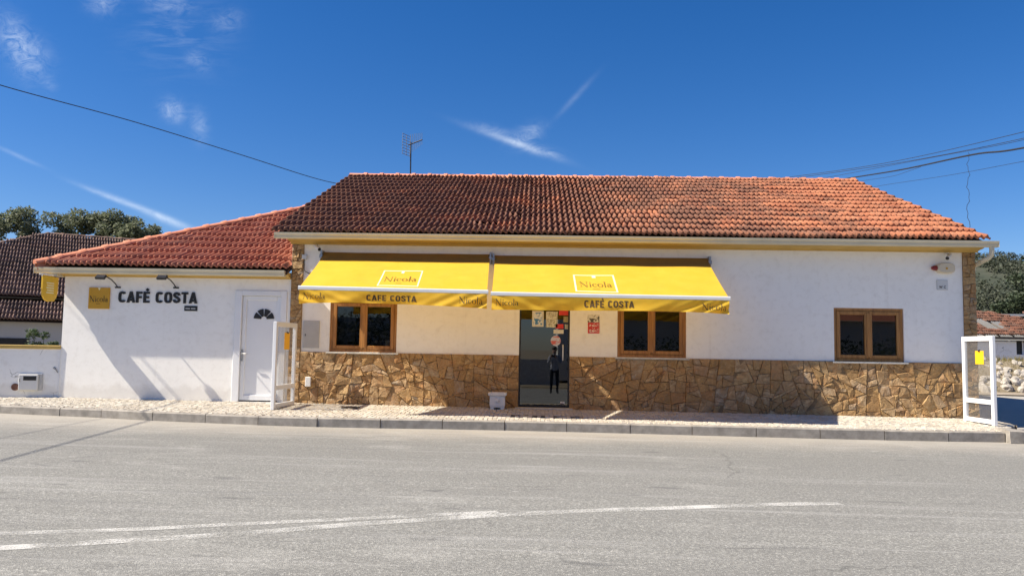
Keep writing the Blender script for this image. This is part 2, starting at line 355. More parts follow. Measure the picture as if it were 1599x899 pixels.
# ------------------------------------------------------------------ building blocks
WPOS = {}
class MB:
    """collects faces for ONE mesh object"""
    def __init__(s): s.v = []; s.f = []; s.mi = []; s.sm = []
    def add(s, vs, fs, mi=0, smooth=False):
        o = len(s.v); s.v += [tuple(p) for p in vs]
        for f in fs: s.f.append(tuple(i+o for i in f)); s.mi.append(mi); s.sm.append(smooth)
        return s
    def box(s, x0, x1, y0, y1, z0, z1, mi=0, bev=0., M4=None):
        if bev <= 0:
            vs = [(x, y, z) for z in (z0, z1) for y in (y0, y1) for x in (x0, x1)]
            fs = [(0, 2, 3, 1), (4, 5, 7, 6), (0, 1, 5, 4), (2, 6, 7, 3), (0, 4, 6, 2), (1, 3, 7, 5)]
        else:
            b = bev; vs = []; fs = []
            bm = bmesh.new(); bmesh.ops.create_cube(bm, size=1)
            for k in bm.verts: k.co = V((x0+x1)/2+k.co.x*(x1-x0), (y0+y1)/2+k.co.y*(y1-y0), (z0+z1)/2+k.co.z*(z1-z0))
            bmesh.ops.bevel(bm, geom=bm.edges[:], offset=b, segments=1, affect='EDGES')
            bm.verts.ensure_lookup_table(); vs = [k.co.copy() for k in bm.verts]; fs = [tuple(q.index for q in f.verts) for f in bm.faces]; bm.free()
        if M4: vs = [M4 @ Vector(p) for p in vs]
        return s.add(vs, fs, mi)
    def prism(s, prof, axis, a0, a1, mi=0, closed=True, cap=True, smooth=False):
        """profile of 2-D points swept along an axis: 'x' -> profile is (y,z); 'y' -> (x,z); 'z' -> (x,y)"""
        def p3(p, a): return {'x': (a, p[0], p[1]), 'y': (p[0], a, p[1]), 'z': (p[0], p[1], a)}[axis]
        n = len(prof); vs = [p3(p, a0) for p in prof]+[p3(p, a1) for p in prof]
        fs = [(i, (i+1) % n, n+(i+1) % n, n+i) for i in range(n if closed else n-1)]
        s.add(vs, fs, mi, smooth)
        if cap and closed: s.add(vs, [tuple(range(n-1, -1, -1)), tuple(range(n, 2*n))], mi)
        return s
    def tube(s, pts, rad, seg=8, mi=0, cap=True):
        pts = [Vector(p) for p in pts]; n = len(pts); rs = rad if isinstance(rad, (list, tuple)) else [rad]*n
        vs = []; prev = None
        for i, p in enumerate(pts):
            d = (pts[min(i+1, n-1)]-pts[max(i-1, 0)]).normalized()
            if prev is None: a = d.orthogonal().normalized()
            else:
                a = (prev-d*prev.dot(d)); a = a.normalized() if a.length > 1e-6 else d.orthogonal().normalized()
            prev = a; b = d.cross(a)
            vs += [p+(a*math.cos(t)+b*math.sin(t))*rs[i] for t in [2*math.pi*k/seg for k in range(seg)]]
        fs = [(i*seg+k, i*seg+(k+1) % seg, (i+1)*seg+(k+1) % seg, (i+1)*seg+k) for i in range(n-1) for k in range(seg)]
        s.add(vs, fs, mi, True)
        if cap: s.add(vs, [tuple(range(seg-1, -1, -1)), tuple(range((n-1)*seg, n*seg))], mi)
        return s
    def lathe(s, prof, c, seg=20, mi=0, M4=None):
        vs = [(c[0]+r*math.cos(2*math.pi*k/seg), c[1]+r*math.sin(2*math.pi*k/seg), c[2]+z) for r, z in prof for k in range(seg)]
        if M4: vs = [M4 @ Vector(p) for p in vs]
        fs = [(i*seg+k, i*seg+(k+1) % seg, (i+1)*seg+(k+1) % seg, (i+1)*seg+k) for i in range(len(prof)-1) for k in range(seg)]
        fs += [tuple(range(seg-1, -1, -1)), tuple(range((len(prof)-1)*seg, len(prof)*seg))]
        return s.add(vs, fs, mi, False)
    def mesh(s, name, mats, origin):
        me = bpy.data.meshes.new(name)
        me.from_pydata([(p[0]-origin[0], p[1]-origin[1], p[2]-origin[2]) for p in s.v], [], s.f)
        for mt in (mats if isinstance(mats, (list, tuple)) else [mats]): me.materials.append(M[mt] if isinstance(mt, str) else mt)
        me.polygons.foreach_set('material_index', s.mi); me.polygons.foreach_set('use_smooth', s.sm)
        me.update(); return me
    def build(s, name, mats, parent=None, base=False, **props):
        xs = [p[0] for p in s.v]; ys = [p[1] for p in s.v]; zs = [p[2] for p in s.v]
        o = V((min(xs)+max(xs))/2, (min(ys)+max(ys))/2, min(zs) if base else (min(zs)+max(zs))/2)
        return link(name, s.mesh(name, mats, o), o, parent, **props)
def link(name, me, loc, parent=None, rot=None, **props):
    ob = bpy.data.objects.new(name, me); COL.objects.link(ob)
    L = Matrix.Translation(loc)
    if rot is not None: L = L @ rot.to_4x4()
    WPOS[ob] = Vector(loc)
    if parent is not None: ob.parent = parent; L = Matrix.Translation(-WPOS[parent]) @ L
    ob.matrix_basis = L
    for k, x in props.items(): ob[k] = x
    return ob
def thing(name, loc, label, cat, group=None):
    o = link(name, None, Vector(loc)); o.empty_display_size = .2
    o['label'] = label; o['category'] = cat
    if group: o['group'] = group
    return o
def tag(o, label, cat, group=None):
    o['label'] = label; o['category'] = cat
    if group: o['group'] = group
    return o
def struct(o): o['kind'] = 'structure'; return o

def zroad(x, y):
    return -.202-.006*max(-20, min(20, x))+.027*(max(-30, min(14, y))+2.1)
def zside(x, y): return -.0045*x+.025*y

# ---- text: sans letters from the built-in font, serif letters from strokes
def sans(body, off=.028, ext=0.):
    cu = bpy.data.curves.new('t', 'FONT'); cu.body = body; cu.size = 1; cu.offset = off; cu.resolution_u = 3; cu.extrude = ext
    ob = bpy.data.objects.new('t', cu); COL.objects.link(ob)
    dg = bpy.context.evaluated_depsgraph_get(); me = bpy.data.meshes.new_from_object(ob.evaluated_get(dg))
    bm = bmesh.new(); bm.from_mesh(me); bmesh.ops.triangulate(bm, faces=bm.faces[:])
    bm.verts.index_update()
    vs = [tuple(k.co) for k in bm.verts]; fs = [tuple(q.index for q in f.verts) for f in bm.faces]
    bm.free(); bpy.data.meshes.remove(me); bpy.data.objects.remove(ob); bpy.data.curves.remove(cu)
    return vs, fs
def dense(st, n=6):
    if len(st) != 2: return st
    return [tuple(a+(b-a)*i/n for a, b in zip(*st)) for i in range(n+1)]
def arc(cx, cy, rx, ry, a0, a1, n, wf):
    out = []
    for i in range(n+1):
        t = math.radians(a0+(a1-a0)*i/n); out.append((cx+rx*math.cos(t), cy+ry*math.sin(t), wf(t)))
    return out
TW = lambda t: .035+.075*abs(math.cos(t))**1.5
SER = {
 'N': (.98, [[(.16, 0, .045), (.16, 1, .045)], [(.10, 1, .13), (.78, 0, .13)], [(.80, 0, .045), (.80, 1, .045)], [(.04, .015, .03), (.28, .015, .03)], [(.0, .985, .03), (.2, .985, .03)], [(.68, .985, .03), (.92, .985, .03)]]),
 'i': (.34, [[(.17, 0, .11), (.17, .62, .11)], [(.06, .015, .03), (.28, .015, .03)], [(.06, .60, .03), (.17, .62, .03)], arc(.17, .86, .035, .035, 0, 360, 8, lambda t: .07)]),
 'c': (.56, [arc(.30, .32, .22, .29, 42, 318, 12, TW), [(.44, .48, .09), (.47, .54, .07)]]),
 'o': (.68, [arc(.34, .32, .25, .29, 0, 360, 18, TW)]),
 'l': (.34, [[(.17, 0, .11), (.17, 1.02, .11)], [(.06, .015, .03), (.28, .015, .03)], [(.05, .99, .03), (.17, 1.02, .03)]]),
 'a': (.62, [[(.42, .04, .11), (.42, .42, .10)], arc(.27, .42, .15, .18, 0, 160, 7, lambda t: .05+.04*abs(math.cos(t))), arc(.25, .18, .16, .16, 30, 330, 10, TW), [(.42, .05, .06), (.55, .02, .03)]])}
def serif(body):
    vs = []; fs = []; x = 0; k = 0
    for ch in body:
        adv, strokes = SER[ch]
        for st in strokes:
            st = dense(st); k += 1; n = len(st); o = len(vs)
            for i, (px, py, w) in enumerate(st):
                a = st[max(i-1, 0)]; b = st[min(i+1, n-1)]
                dx, dy = b[0]-a[0], b[1]-a[1]; L = math.hypot(dx, dy) or 1; nx, ny = -dy/L*w/2, dx/L*w/2
                vs += [(x+px+nx, py+ny, k*.0004), (x+px-nx, py-ny, k*.0004)]
            fs += [(o+2*i, o+2*i+1, o+2*i+3, o+2*i+2) for i in range(n-1)]
        x += adv
    return vs, fs
def rrect(x0, x1, y0, y1, r, a0, a1, n=26):
    """points along a rounded rectangle centre line, from angle a0 to a1 (degrees)"""
    cx, cy = (x0+x1)/2, (y0+y1)/2; hx_, hy_ = (x1-x0)/2, (y1-y0)/2; out = []
    for i in range(n+1):
        t = math.radians(a0+(a1-a0)*i/n); c, q = math.cos(t), math.sin(t)
        out.append((cx+hx_*math.copysign(abs(c)**.62, c), cy+hy_*math.copysign(abs(q)**.62, q)))
    return out
BT = .205
BLK = {'C': (.64, [rrect(.115, .525, .11, .89, .2, 38, 322)]), 'O': (.66, [rrect(.115, .545, .11, .89, .2, 0, 360)]),
 'S': (.62, [[(.50, .69), (.495, .78), (.44, .86), (.31, .89), (.18, .86), (.115, .77), (.13, .66), (.23, .575), (.40, .47), (.50, .37), (.515, .26), (.45, .15), (.31, .11), (.17, .14), (.11, .24), (.105, .32)]]),
 'A': (.68, [[(.10, 0), (.34, 1)], [(.34, 1), (.58, 0)], [(.20, .24), (.48, .24)]]),
 'F': (.54, [[(.12, 0), (.12, 1)], [(.12, .90), (.52, .90)], [(.12, .50), (.47, .50)]]),
 'E': (.56, [[(.12, 0), (.12, 1)], [(.12, .90), (.53, .90)], [(.12, .50), (.48, .50)], [(.12, .10), (.53, .10)]]),
 'T': (.58, [[(.29, 0), (.29, 1)], [(.02, .90), (.56, .90)]]), ' ': (.34, [])}
BLK['É'] = (.56, BLK['E'][1]+[[(.26, 1.09), (.40, 1.26)]])
def block(body, ext=0., spacing=.06):
    """heavy condensed letters; ext > 0 gives them thickness"""
    vs = []; fs = []; x = 0; k = 0
    for ch in body:
        adv, strokes = BLK[ch]
        for st in strokes:
            straight = len(st) == 2; st = dense(st); k += 1; n = len(st); o = len(vs); horiz = straight and abs(st[0][1]-st[1][1]) < .01; w = BT*(.88 if horiz else 1.0)
            closed = n > 3 and math.hypot(st[0][0]-st[-1][0], st[0][1]-st[-1][1]) < .01; z = k*.0006+ext
            for i, (px, py) in enumerate(st):
                a = st[i-1] if i else (st[-2] if closed else st[0]); b = st[i+1] if i < n-1 else (st[1] if closed else st[-1])
                dx, dy = b[0]-a[0], b[1]-a[1]; L = math.hypot(dx, dy) or 1; nx, ny = -dy/L*w/2, dx/L*w/2
                if ch == 'A' and straight and not horiz: nx, ny = w/2, 0
                for sg in (1, -1): vs += [(x+px+nx*sg, py+ny*sg, z), (x+px+nx*sg, py+ny*sg, 0)]
            for i in range(n-1):
                q = o+4*i; fs.append((q, q+2, q+6, q+4))
                if ext: fs += [(q, q+4, q+5, q+1), (q+2, q+3, q+7, q+6)]
            if ext and not closed: fs += [(o, o+1, o+3, o+2), (o+4*n-4, o+4*n-2, o+4*n-1, o+4*n-3)]
        x += adv+spacing
    return vs, fs
def fit(vs, x0, x1, z0, z1, zbase=None):
    """scale flat letter verts (x right, y up) to a rectangle; returns (a, b, depth) triples"""
    xs = [p[0] for p in vs]; ys = [p[1] for p in vs]
    sx = (x1-x0)/(max(xs)-min(xs)); sy = (z1-z0)/(max(ys)-min(ys)); mx, my = min(xs), min(ys)
    return [(x0+(p[0]-mx)*sx, z0+(p[1]-my)*sy, p[2]) for p in vs]

# ------------------------------------------------------------------ SETTING: ground, road, pavement, kerb, hill
def axis(a, inner, b): return [a]+inner+[b]
g = MB(); xs = axis(-2500, [-400, -80]+[-20+2*i for i in range(21)]+[80, 400], 2500); ys = axis(-2500, [-300, -30]+[-24+2*i for i in range(20)]+[60, 300], 2500)
g.add([(x, y, zroad(x, y)-.09) for y in ys for x in xs], [(j*len(xs)+i, j*len(xs)+i+1, (j+1)*len(xs)+i+1, (j+1)*len(xs)+i) for j in range(len(ys)-1) for i in range(len(xs)-1)])
struct(g.build('ground', 'soil'))
r = MB()
def sheet(b, xs, ys, f): b.add([(x, y, f(x, y)) for y in ys for x in xs], [(j*len(xs)+i, j*len(xs)+i+1, (j+1)*len(xs)+i+1, (j+1)*len(xs)+i) for j in range(len(ys)-1) for i in range(len(xs)-1)])
sheet(r, [-90, -40, -20]+[-18+2*i for i in range(19)]+[20, 40, 90], [-24, -20, -15, -10, -6, -4, -2.3, -1.5], zroad)
struct(r.build('road', 'asphalt'))
r = MB(); sheet(r, [7.6, 9, 11, 13.4], [-1.5, 0, 2, 4, 6, 8.3, 11, 14, 20, 40], lambda x, y: zroad(x, y)+.0); struct(r.build('side_road', 'asphalt'))
r = MB(); sheet(r, [13.4, 16, 20, 30, 60], [-1.5, 4, 8.3], lambda x, y: zroad(x, y)); struct(r.build('side_road', 'asphalt'))
def stripe(pts, w):
    b = MB(); vs = []
    for i, (x, y) in enumerate(pts):
        a = pts[max(i-1, 0)]; c = pts[min(i+1, len(pts)-1)]; dx, dy = c[0]-a[0], c[1]-a[1]; L = math.hypot(dx, dy); ww = w if not isinstance(w, list) else w[i]
        nx, ny = -dy/L*ww/2, dx/L*ww/2
        for q in ((x+nx, y+ny), (x-nx, y-ny)): vs.append((q[0], q[1], zroad(*q)+.004))
    b.add(vs, [(2*i, 2*i+1, 2*i+3, 2*i+2) for i in range(len(pts)-1)]); return b
for pts, w in (([(-6.5, -9.55), (-4, -8.97), (-3.08, -8.73), (-2.15, -8.41), (-1.33, -8.14), (-.71, -7.93), (-.3, -7.80)], .105),
               ([(-6.5, -10.1), (-3.75, -9.34), (-3.14, -9.11), (-2.63, -8.92), (-2.06, -8.68), (-1.42, -8.36), (-.96, -8.18), (-.26, -7.90), (.39, -7.68), (1.6, -7.35), (2.41, -7.13), (2.97, -7.03)], .135)):
    struct(stripe(pts, w).build('road_marking', 'paint'))

KERB = [(-12.2, -1.05), (-11, -1.25), (-10, -1.42), (-9.03, -1.604), (-8.80, -1.627), (-7.897, -1.769), (-7.139, -1.871), (-6.18, -2.085), (-5.272, -2.179), (-4.377, -2.30), (-3.423, -2.335), (-2.427, -2.296), (-1.454, -2.21), (-.468, -2.165), (.519, -2.15), (1.522, -2.15), (2.493, -2.172), (3.491, -2.185), (4.482, -2.19), (5.486, -2.17), (6.487, -2.14), (7.40, -2.07)]
def ky(x):
    if x <= KERB[0][0]: return KERB[0][1]
    for (a, b), (c, d) in zip(KERB, KERB[1:]):
        if x <= c: return b+(d-b)*(x-a)/(c-a)
    x0, y0 = KERB[-1]; return y0+(x-x0)*1.35
def wally(x):     # line of the wall feet behind the pavement
    return .02 if x > -8.98 else .02-.21*(-8.98-x)
KW = .13
bed = MB()
for (a, b), (c, d) in zip(KERB, KERB[1:]):
    bed.add([(a, b+.02, zroad(a, b)-.05), (c, d+.02, zroad(c, d)-.05), (c, d+.02, zside(c, d)-.02), (a, b+.02, zside(a, b)-.02), (a, b+KW, zside(a, b)-.02), (c, d+KW, zside(c, d)-.02)], [(0, 1, 2, 3), (3, 2, 5, 4)])
kerb = struct(bed.build('kerb', 'mortar'))
for i, ((a, b), (c, d)) in enumerate(zip(KERB, KERB[1:])):
    if i == 3: continue
    if i == 4: a, b = KERB[3]
    gx = .006; L = c-a; sl_ = (d-b)/L
    a2, b2, c2, d2 = a+gx, b+gx*sl_+rnd(-.006, .006), c-gx, d-gx*sl_+rnd(-.006, .006)
    ch = .018; dz = rnd(-.004, .004); prof = [(0, -.22), (0, -ch), (ch, 0), (KW, 0), (KW, -.22)]
    k = MB(); vs = []
    for x, y in ((a2, b2), (c2, d2)):
        for py, pz in prof: vs.append((x, y+py, zside(x, y)+pz+dz))
    n = 5; k.add(vs, [(q, (q+1) % n, n+(q+1) % n, n+q) for q in range(n)]+[(4, 3, 2, 1, 0), (5, 6, 7, 8, 9)])
    k.build('kerb_stone', 'kerb', kerb)
# pavement bed and its cobbles
p = MB(); PX = [-12.2+.3*i for i in range(int(20.6/.3)+1)]
PX = [x for x in PX if x < 8.3]+[8.3]
p.add([q for x in PX for q in ((x, min(ky(x)+KW-.01, wally(x)-.05), zside(x, ky(x))-.016), (x, wally(x)+.06, zside(x, 0)-.016))], [(2*i, 2*i+2, 2*i+3, 2*i+1) for i in range(len(PX)-1)])
p.add([q for x in (7.40, 7.7, 8.0, 8.3) for q in ((x, ky(x)+.05, zside(x, ky(x))-.016), (x, ky(x)+.05, zroad(x, ky(x))-.05))], [(0, 1, 3, 2), (2, 3, 5, 4), (4, 5, 7, 6)])
p.add([(8.3, ky(8.3), zside(8.3, -1)-.016), (8.3, .08, zside(8.3, 0)-.016), (8.3, .08, -.4), (8.3, ky(8.3), -.4)], [(0, 3, 2, 1)])
pave = struct(p.build('pavement', 'sand'))
cafe_bits = ["111.111.111.111", "1...1.1.1...1..", "1...111.11..11.", "1...1.1.1...1..", "111.1.1.1...111"]
cob = MB(); cobd = MB(); S = .072
def cobble(b, x, y, s, ang):
    z = zside(x, y)+rnd(-.004, .004); t = s*.47; t2 = s*.40
    ca, sa = math.cos(ang), math.sin(ang); j = [rnd(-.007, .007) for _ in range(8)]
    base = [(-1, -1), (1, -1), (1, 1), (-1, 1)]
    vs = []
    for kk, (r_, dz) in enumerate(((t, -.016), (t2, 0))):
        for i, (u, w) in enumerate(base):
            a = u*r_+j[2*i]; c = w*r_+j[2*i+1]; vs.append((x+a*ca-c*sa, y+a*sa+c*ca, z+dz+rnd(-.002, .002)))
    b.add(vs, [(4, 5, 6, 7), (0, 1, 5, 4), (1, 2, 6, 5), (2, 3, 7, 6), (3, 0, 4, 7)])
nx = int((8.3+12.2)/S)
for i in range(nx):
    x = -12.2+S*(i+.5); y0 = ky(x)+KW; y1 = wally(x)-.03
    if x > 7.4: y0 = ky(x)+.06
    for jj in range(int((y1-y0)/S)+1):
        y = y1-S*(jj+.5)
        if y < y0+S*.4: continue
        ci = int((x+.37)/.083); rj = 4-int((y+1.62)/.083)
        d = y > -1.62 and x > -.37 and 0 <= ci < 15 and 0 <= rj < 5 and cafe_bits[rj][ci] == '1'
        cobble(cobd if d else cob, x+rnd(-.008, .008), y+rnd(-.008, .008)+(S/2 if i % 2 else 0)*.5, S, rnd(-.2, .2))
o = cob.build('cobbles', 'cobble', pave); o['kind'] = 'stuff'
o = cobd.build('dark_cobbles', 'cobble_dark', pave); o['kind'] = 'stuff'

# hill to the right and behind
h = MB(); hx = [-300+25*i for i in range(33)]; hy = [70, 85, 100, 120, 145, 175, 205, 240, 300]
def zhill(x, y):
    t = max(0, min(1, (y-70)/140.)); e = t*t*(3-2*t)
    side = max(0, min(1, (x-20)/60.)); H = 4+23.5*side
    return .1+H*e+2.0*e*mnoise.noise(V(x*.03, y*.03, 2))+.5*e*mnoise.noise(V(x*.2, y*.2, 5))-(3 if y == 70 else 0)
h.add([(x, y, zhill(x, y)) for y in hy for x in hx], [(j*len(hx)+i, j*len(hx)+i+1, (j+1)*len(hx)+i+1, (j+1)*len(hx)+i) for j in range(len(hy)-1) for i in range(len(hx)-1)], 0, True)
struct(h.build('hill', 'hill'))

# ------------------------------------------------------------------ CAFE BUILDING
cafe = thing('cafe_building', (1.7, 0, 0), 'long white single-storey cafe with ochre stone base and orange tiled roof', 'building')
def wall_holes(x0, x1, z0, z1, holes, y0, y1, mi=0):
    b = MB(); X = sorted({x0, x1}|{h[0] for h in holes}|{h[1] for h in holes}); Z = sorted({z0, z1}|{h[2] for h in holes}|{h[3] for h in holes})
    def inh(i, j):
        cx, cz = (X[i]+X[i+1])/2, (Z[j]+Z[j+1])/2
        return any(h[0] < cx < h[1] and h[2] < cz < h[3] for h in holes)
    nX = len(X); nZ = len(Z); vs = [(x, y, z) for y in (y0, y1) for z in Z for x in X]; fs = []
    I = lambda k, j, i: k*nX*nZ+j*nX+i
    for j in range(nZ-1):
        for i in range(nX-1):
            if inh(i, j): continue
            fs += [(I(0, j, i), I(0, j, i+1), I(0, j+1, i+1), I(0, j+1, i)), (I(1, j, i), I(1, j+1, i), I(1, j+1, i+1), I(1, j, i+1))]
            if i == 0 or inh(i-1, j): fs.append((I(0, j, i), I(0, j+1, i), I(1, j+1, i), I(1, j, i)))
            if i == nX-2 or inh(i+1, j): fs.append((I(0, j, i+1), I(1, j, i+1), I(1, j+1, i+1), I(0, j+1, i+1)))
            if j == 0 or inh(i, j-1): fs.append((I(0, j, i), I(1, j, i), I(1, j, i+1), I(0, j, i+1)))
            if j == nZ-2 or inh(i, j+1): fs.append((I(0, j+1, i), I(0, j+1, i+1), I(1, j+1, i+1), I(1, j+1, i)))
    return b.add(vs, fs)
DOOR = (-.30, .645, -.02, 2.05); WINS = [(-3.875, -2.606, .985, 1.96), (1.53, 2.806, .975, 1.95), (5.525, 6.802, .965, 1.95)]
XL, XR, RIDGE_Y, EAVE_Y = -4.64, 8.12, 5.7, -.42
wb = wall_holes(XL, XR, -.4, 3.16, [DOOR]+WINS, 0, .22)
# gable ends and rear wall, same render
zr0 = 3.16; zr1 = 3.19+.39*(RIDGE_Y-EAVE_Y)-.12
for x0, x1 in ((XL, XL+.2), (XR-.2, XR)):
    pr = [(.22, -.4), (11.2, -.4), (11.2, 3.16), (RIDGE_Y, zr1), (.22, 3.24)]
    wb.prism(pr, 'x', x0, x1)
wb.box(XL+.2, XR-.2, 11.0, 11.2, -.4, 3.1)
wb.build('wall', 'white', cafe)
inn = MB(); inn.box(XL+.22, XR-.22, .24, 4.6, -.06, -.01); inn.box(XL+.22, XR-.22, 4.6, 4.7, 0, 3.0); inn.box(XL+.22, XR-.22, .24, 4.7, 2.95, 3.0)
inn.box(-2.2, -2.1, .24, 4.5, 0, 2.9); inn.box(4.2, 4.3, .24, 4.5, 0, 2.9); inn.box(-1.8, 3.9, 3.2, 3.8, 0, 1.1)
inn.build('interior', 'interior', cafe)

# --- crazy-paved stone cladding: polygon stones, each a part
def cut(poly, px, py, nx_, ny_):
    A = []; B = []
    for a, b in zip(poly, poly[1:]+poly[:1]):
        da = (a[0]-px)*nx_+(a[1]-py)*ny_; db = (b[0]-px)*nx_+(b[1]-py)*ny_
        (A if da <= 0 else B).append(a)
        if (da < 0) != (db < 0) and abs(da-db) > 1e-9:
            q = da/(da-db); c = (a[0]+(b[0]-a[0])*q, a[1]+(b[1]-a[1])*q); A.append(c); B.append(c)
    return A, B
def shards(x0, x1, z0, z1, ri):
    """irregular crazy paving: panels broken again and again across their longer side"""
    out = []; n = max(1, int(round((x1-x0)/.9))); xs_ = [x0+(x1-x0)*k/n+(rs.uniform(-.2, .2) if 0 < k < n else 0) for k in range(n+1)]
    work = []
    rest = [(x0, z0), (x1, z0), (x1, z1), (x0, z1)]
    for k in range(1, n):
        an = rs.uniform(-.7, .7); A, B = cut(rest, xs_[k], (z0+z1)/2, math.cos(an), math.sin(an))
        if len(A) > 2: work.append(A)
        rest = B
    work.append(rest); big = .068 if ri < 2 else .034
    while work:
        p = work.pop(); ar = abs(area(p)); lim = big*rs.choice((.25, .4, .6, .8, 1.0, 1.5))
        cx = sum(q[0] for q in p)/len(p); cz = sum(q[1] for q in p)/len(p)
        sxx = sum((q[0]-cx)**2 for q in p); szz = sum((q[1]-cz)**2 for q in p); sxz = sum((q[0]-cx)*(q[1]-cz) for q in p)
        an = .5*math.atan2(2*sxz, sxx-szz); l1 = math.sqrt(max(1e-6, (sxx+szz)/2+math.hypot((sxx-szz)/2, sxz))); l2 = math.sqrt(max(1e-6, (sxx+szz)/2-math.hypot((sxx-szz)/2, sxz)))
        if ar < lim and l1/l2 < 2.3: out.append(p if area(p) > 0 else p[::-1]); continue
        if ar < .007: out.append(p if area(p) > 0 else p[::-1]); continue
        an = (0 if max(q[0] for q in p)-min(q[0] for q in p) > 1.05*(max(q[1] for q in p)-min(q[1] for q in p)) else math.pi/2)+rs.gauss(0, .33); t = rs.uniform(-.2, .2)*math.sqrt(ar)
        A, B = cut(p, cx+math.cos(an)*t, cz+math.sin(an)*t, math.cos(an), math.sin(an))
        if len(A) < 3 or len(B) < 3: out.append(p if area(p) > 0 else p[::-1]); continue
        work += [A, B]
    return out
def inset(poly, d):
    # move each edge inward by d (convex, counter-clockwise)
    n = len(poly); L = []
    for i in range(n):
        a, b = poly[i], poly[(i+1) % n]; dx, dy = b[0]-a[0], b[1]-a[1]; l = math.hypot(dx, dy)
        if l < 1e-4: continue
        L.append((a[0]-dy/l*d, a[1]+dx/l*d, dx/l, dy/l))
    out = []
    for i in range(len(L)):
        x1, y1, dx1, dy1 = L[i-1]; x2, y2, dx2, dy2 = L[i]; den = dx1*dy2-dy1*dx2
        if abs(den) < .05: continue
        t = ((x2-x1)*dy2-(y2-y1)*dx2)/den; out.append((x1+dx1*t, y1+dy1*t))
    return out
def area(p): return sum(a[0]*b[1]-b[0]*a[1] for a, b in zip(p, p[1:]+p[:1]))/2
clad = MB()
RECTS = [(-4.41, -.30, -.06, .975), (.645, 7.89, -.12, .965), (-4.632, -4.41, -.06, 3.0), (7.89, 8.118, -.12, 3.0)]
for i, (x0, x1, z0, z1) in enumerate(RECTS): clad.box(x0, x1, -.019, .004, z0, z1)
cl = clad.build('stone_cladding', 'mortar', cafe)
rs = random.Random(21)
def jit_edge(p):                                   # broken, rounded outline of a stone
    out = []; n = len(p)
    for k in range(n):
        z_, a, b = p[k-1], p[k], p[(k+1) % n]; la = math.hypot(z_[0]-a[0], z_[1]-a[1]); lb = math.hypot(b[0]-a[0], b[1]-a[1])
        q = min(.016, la*.22, lb*.22)*rs.uniform(.3, 1.1)
        out.append((a[0]+(z_[0]-a[0])/la*q, a[1]+(z_[1]-a[1])/la*q)); out.append((a[0]+(b[0]-a[0])/lb*q, a[1]+(b[1]-a[1])/lb*q))
        if lb > .12:
            t = rs.uniform(.35, .65); nx_, ny_ = -(b[1]-a[1])/lb, (b[0]-a[0])/lb; w = rs.uniform(-.003, .008)
            out.append((a[0]+(b[0]-a[0])*t+nx_*w, a[1]+(b[1]-a[1])*t+ny_*w))
    return out
for ri, (x0, x1, z0, z1) in enumerate(RECTS):
    for poly in shards(x0, x1, z0, z1, ri):
        a = inset(poly, rs.uniform(.0008, .0028))
        if len(a) < 3 or area(a) < .0018: continue
        a = jit_edge(a); cx = sum(k[0] for k in a)/len(a); cz = sum(k[1] for k in a)/len(a)
        th = rs.uniform(.026, .046); tx, tz = rs.uniform(-.11, .11), rs.uniform(-.09, .09); n = len(a); k = MB()
        sh = rs.uniform(.90, .95)
        back = [(q[0], -.012, q[1]) for q in a]
        mid = [(q[0], -th*.8, q[1]) for q in a]
        top = [(cx+(q[0]-cx)*sh, -th-(q[0]-cx)*tx-(q[1]-cz)*tz+rs.uniform(-.006, .006), cz+(q[1]-cz)*sh) for q in a]
        cen = [(cx+rs.uniform(-.02, .02), -th-rs.uniform(-.008, .016), cz+rs.uniform(-.02, .02))]
        fs = [(i, (i+1) % n, n+(i+1) % n, n+i) for i in range(n)]+[(n+i, n+(i+1) % n, 2*n+(i+1) % n, 2*n+i) for i in range(n)]+[(2*n+i, 2*n+(i+1) % n, 3*n) for i in range(n)]
        k.add(back+mid+top+cen, fs); k.build('stone', 'stone', cl)

# --- windows
def window(x0, x1, z0, z1, top_vis=True):
    fr = MB(); f = .055; y0, y1 = .03, .12
    fr.box(x0, x0+f, y0, y1, z0, z1, 0, .006); fr.box(x1-f, x1, y0, y1, z0, z1, 0, .006)
    fr.box(x0+f, x1-f, y0, y1, z1-f, z1, 0, .006); fr.box(x0+f, x1-f, y0, y1, z0, z0+f, 0, .006)
    w = fr.build('window', 'wood', cafe)
    xm = (x0+x1)/2
    for a, b in ((x0+f, xm-.001), (xm+.001, x1-f)):
        s = MB(); t = .065; ya, yb = .012, .10; A, B, Z0, Z1 = a+.002, b-.002, z0+f+.002, z1-f-.002
        s.box(A, A+t, ya, yb, Z0, Z1, 0, .008); s.box(B-t, B, ya, yb, Z0, Z1, 0, .008)
        s.box(A+t, B-t, ya, yb, Z1-t, Z1, 0, .008); s.box(A+t, B-t, ya, yb, Z0, Z0+t, 0, .008)
        s.build('sash', 'wood', w)
        MB().box(A+t-.005, B-t+.005, .05, .062, Z0+t-.005, Z1-t+.005).build('pane', 'glass', w)
    cv = MB(); cv.box(xm-.035, xm+.035, 0., .0115, z0+f+.03, z1-f-.03, 0, .004); cv.build('cover_strip', 'wood', w)
    sl2 = MB(); sl2.box(x0-.045, x1+.05, -.065, .2, z0-.035, z0-.004, 0, .005); sl2.build('sill', 'concrete', w)
    return w
w1 = window(*WINS[0]); w2 = window(*WINS[1]); w3 = window(*WINS[2])
MB().box(-2.86, -2.70, .22, .34, 1.06, 1.22, 0, .01).build('box', 'lt_grey', w1)
MB().box(1.62, 2.72, .2, .22, 1.06, 1.10).build('curtain_hem', 'paper_flat', w2)

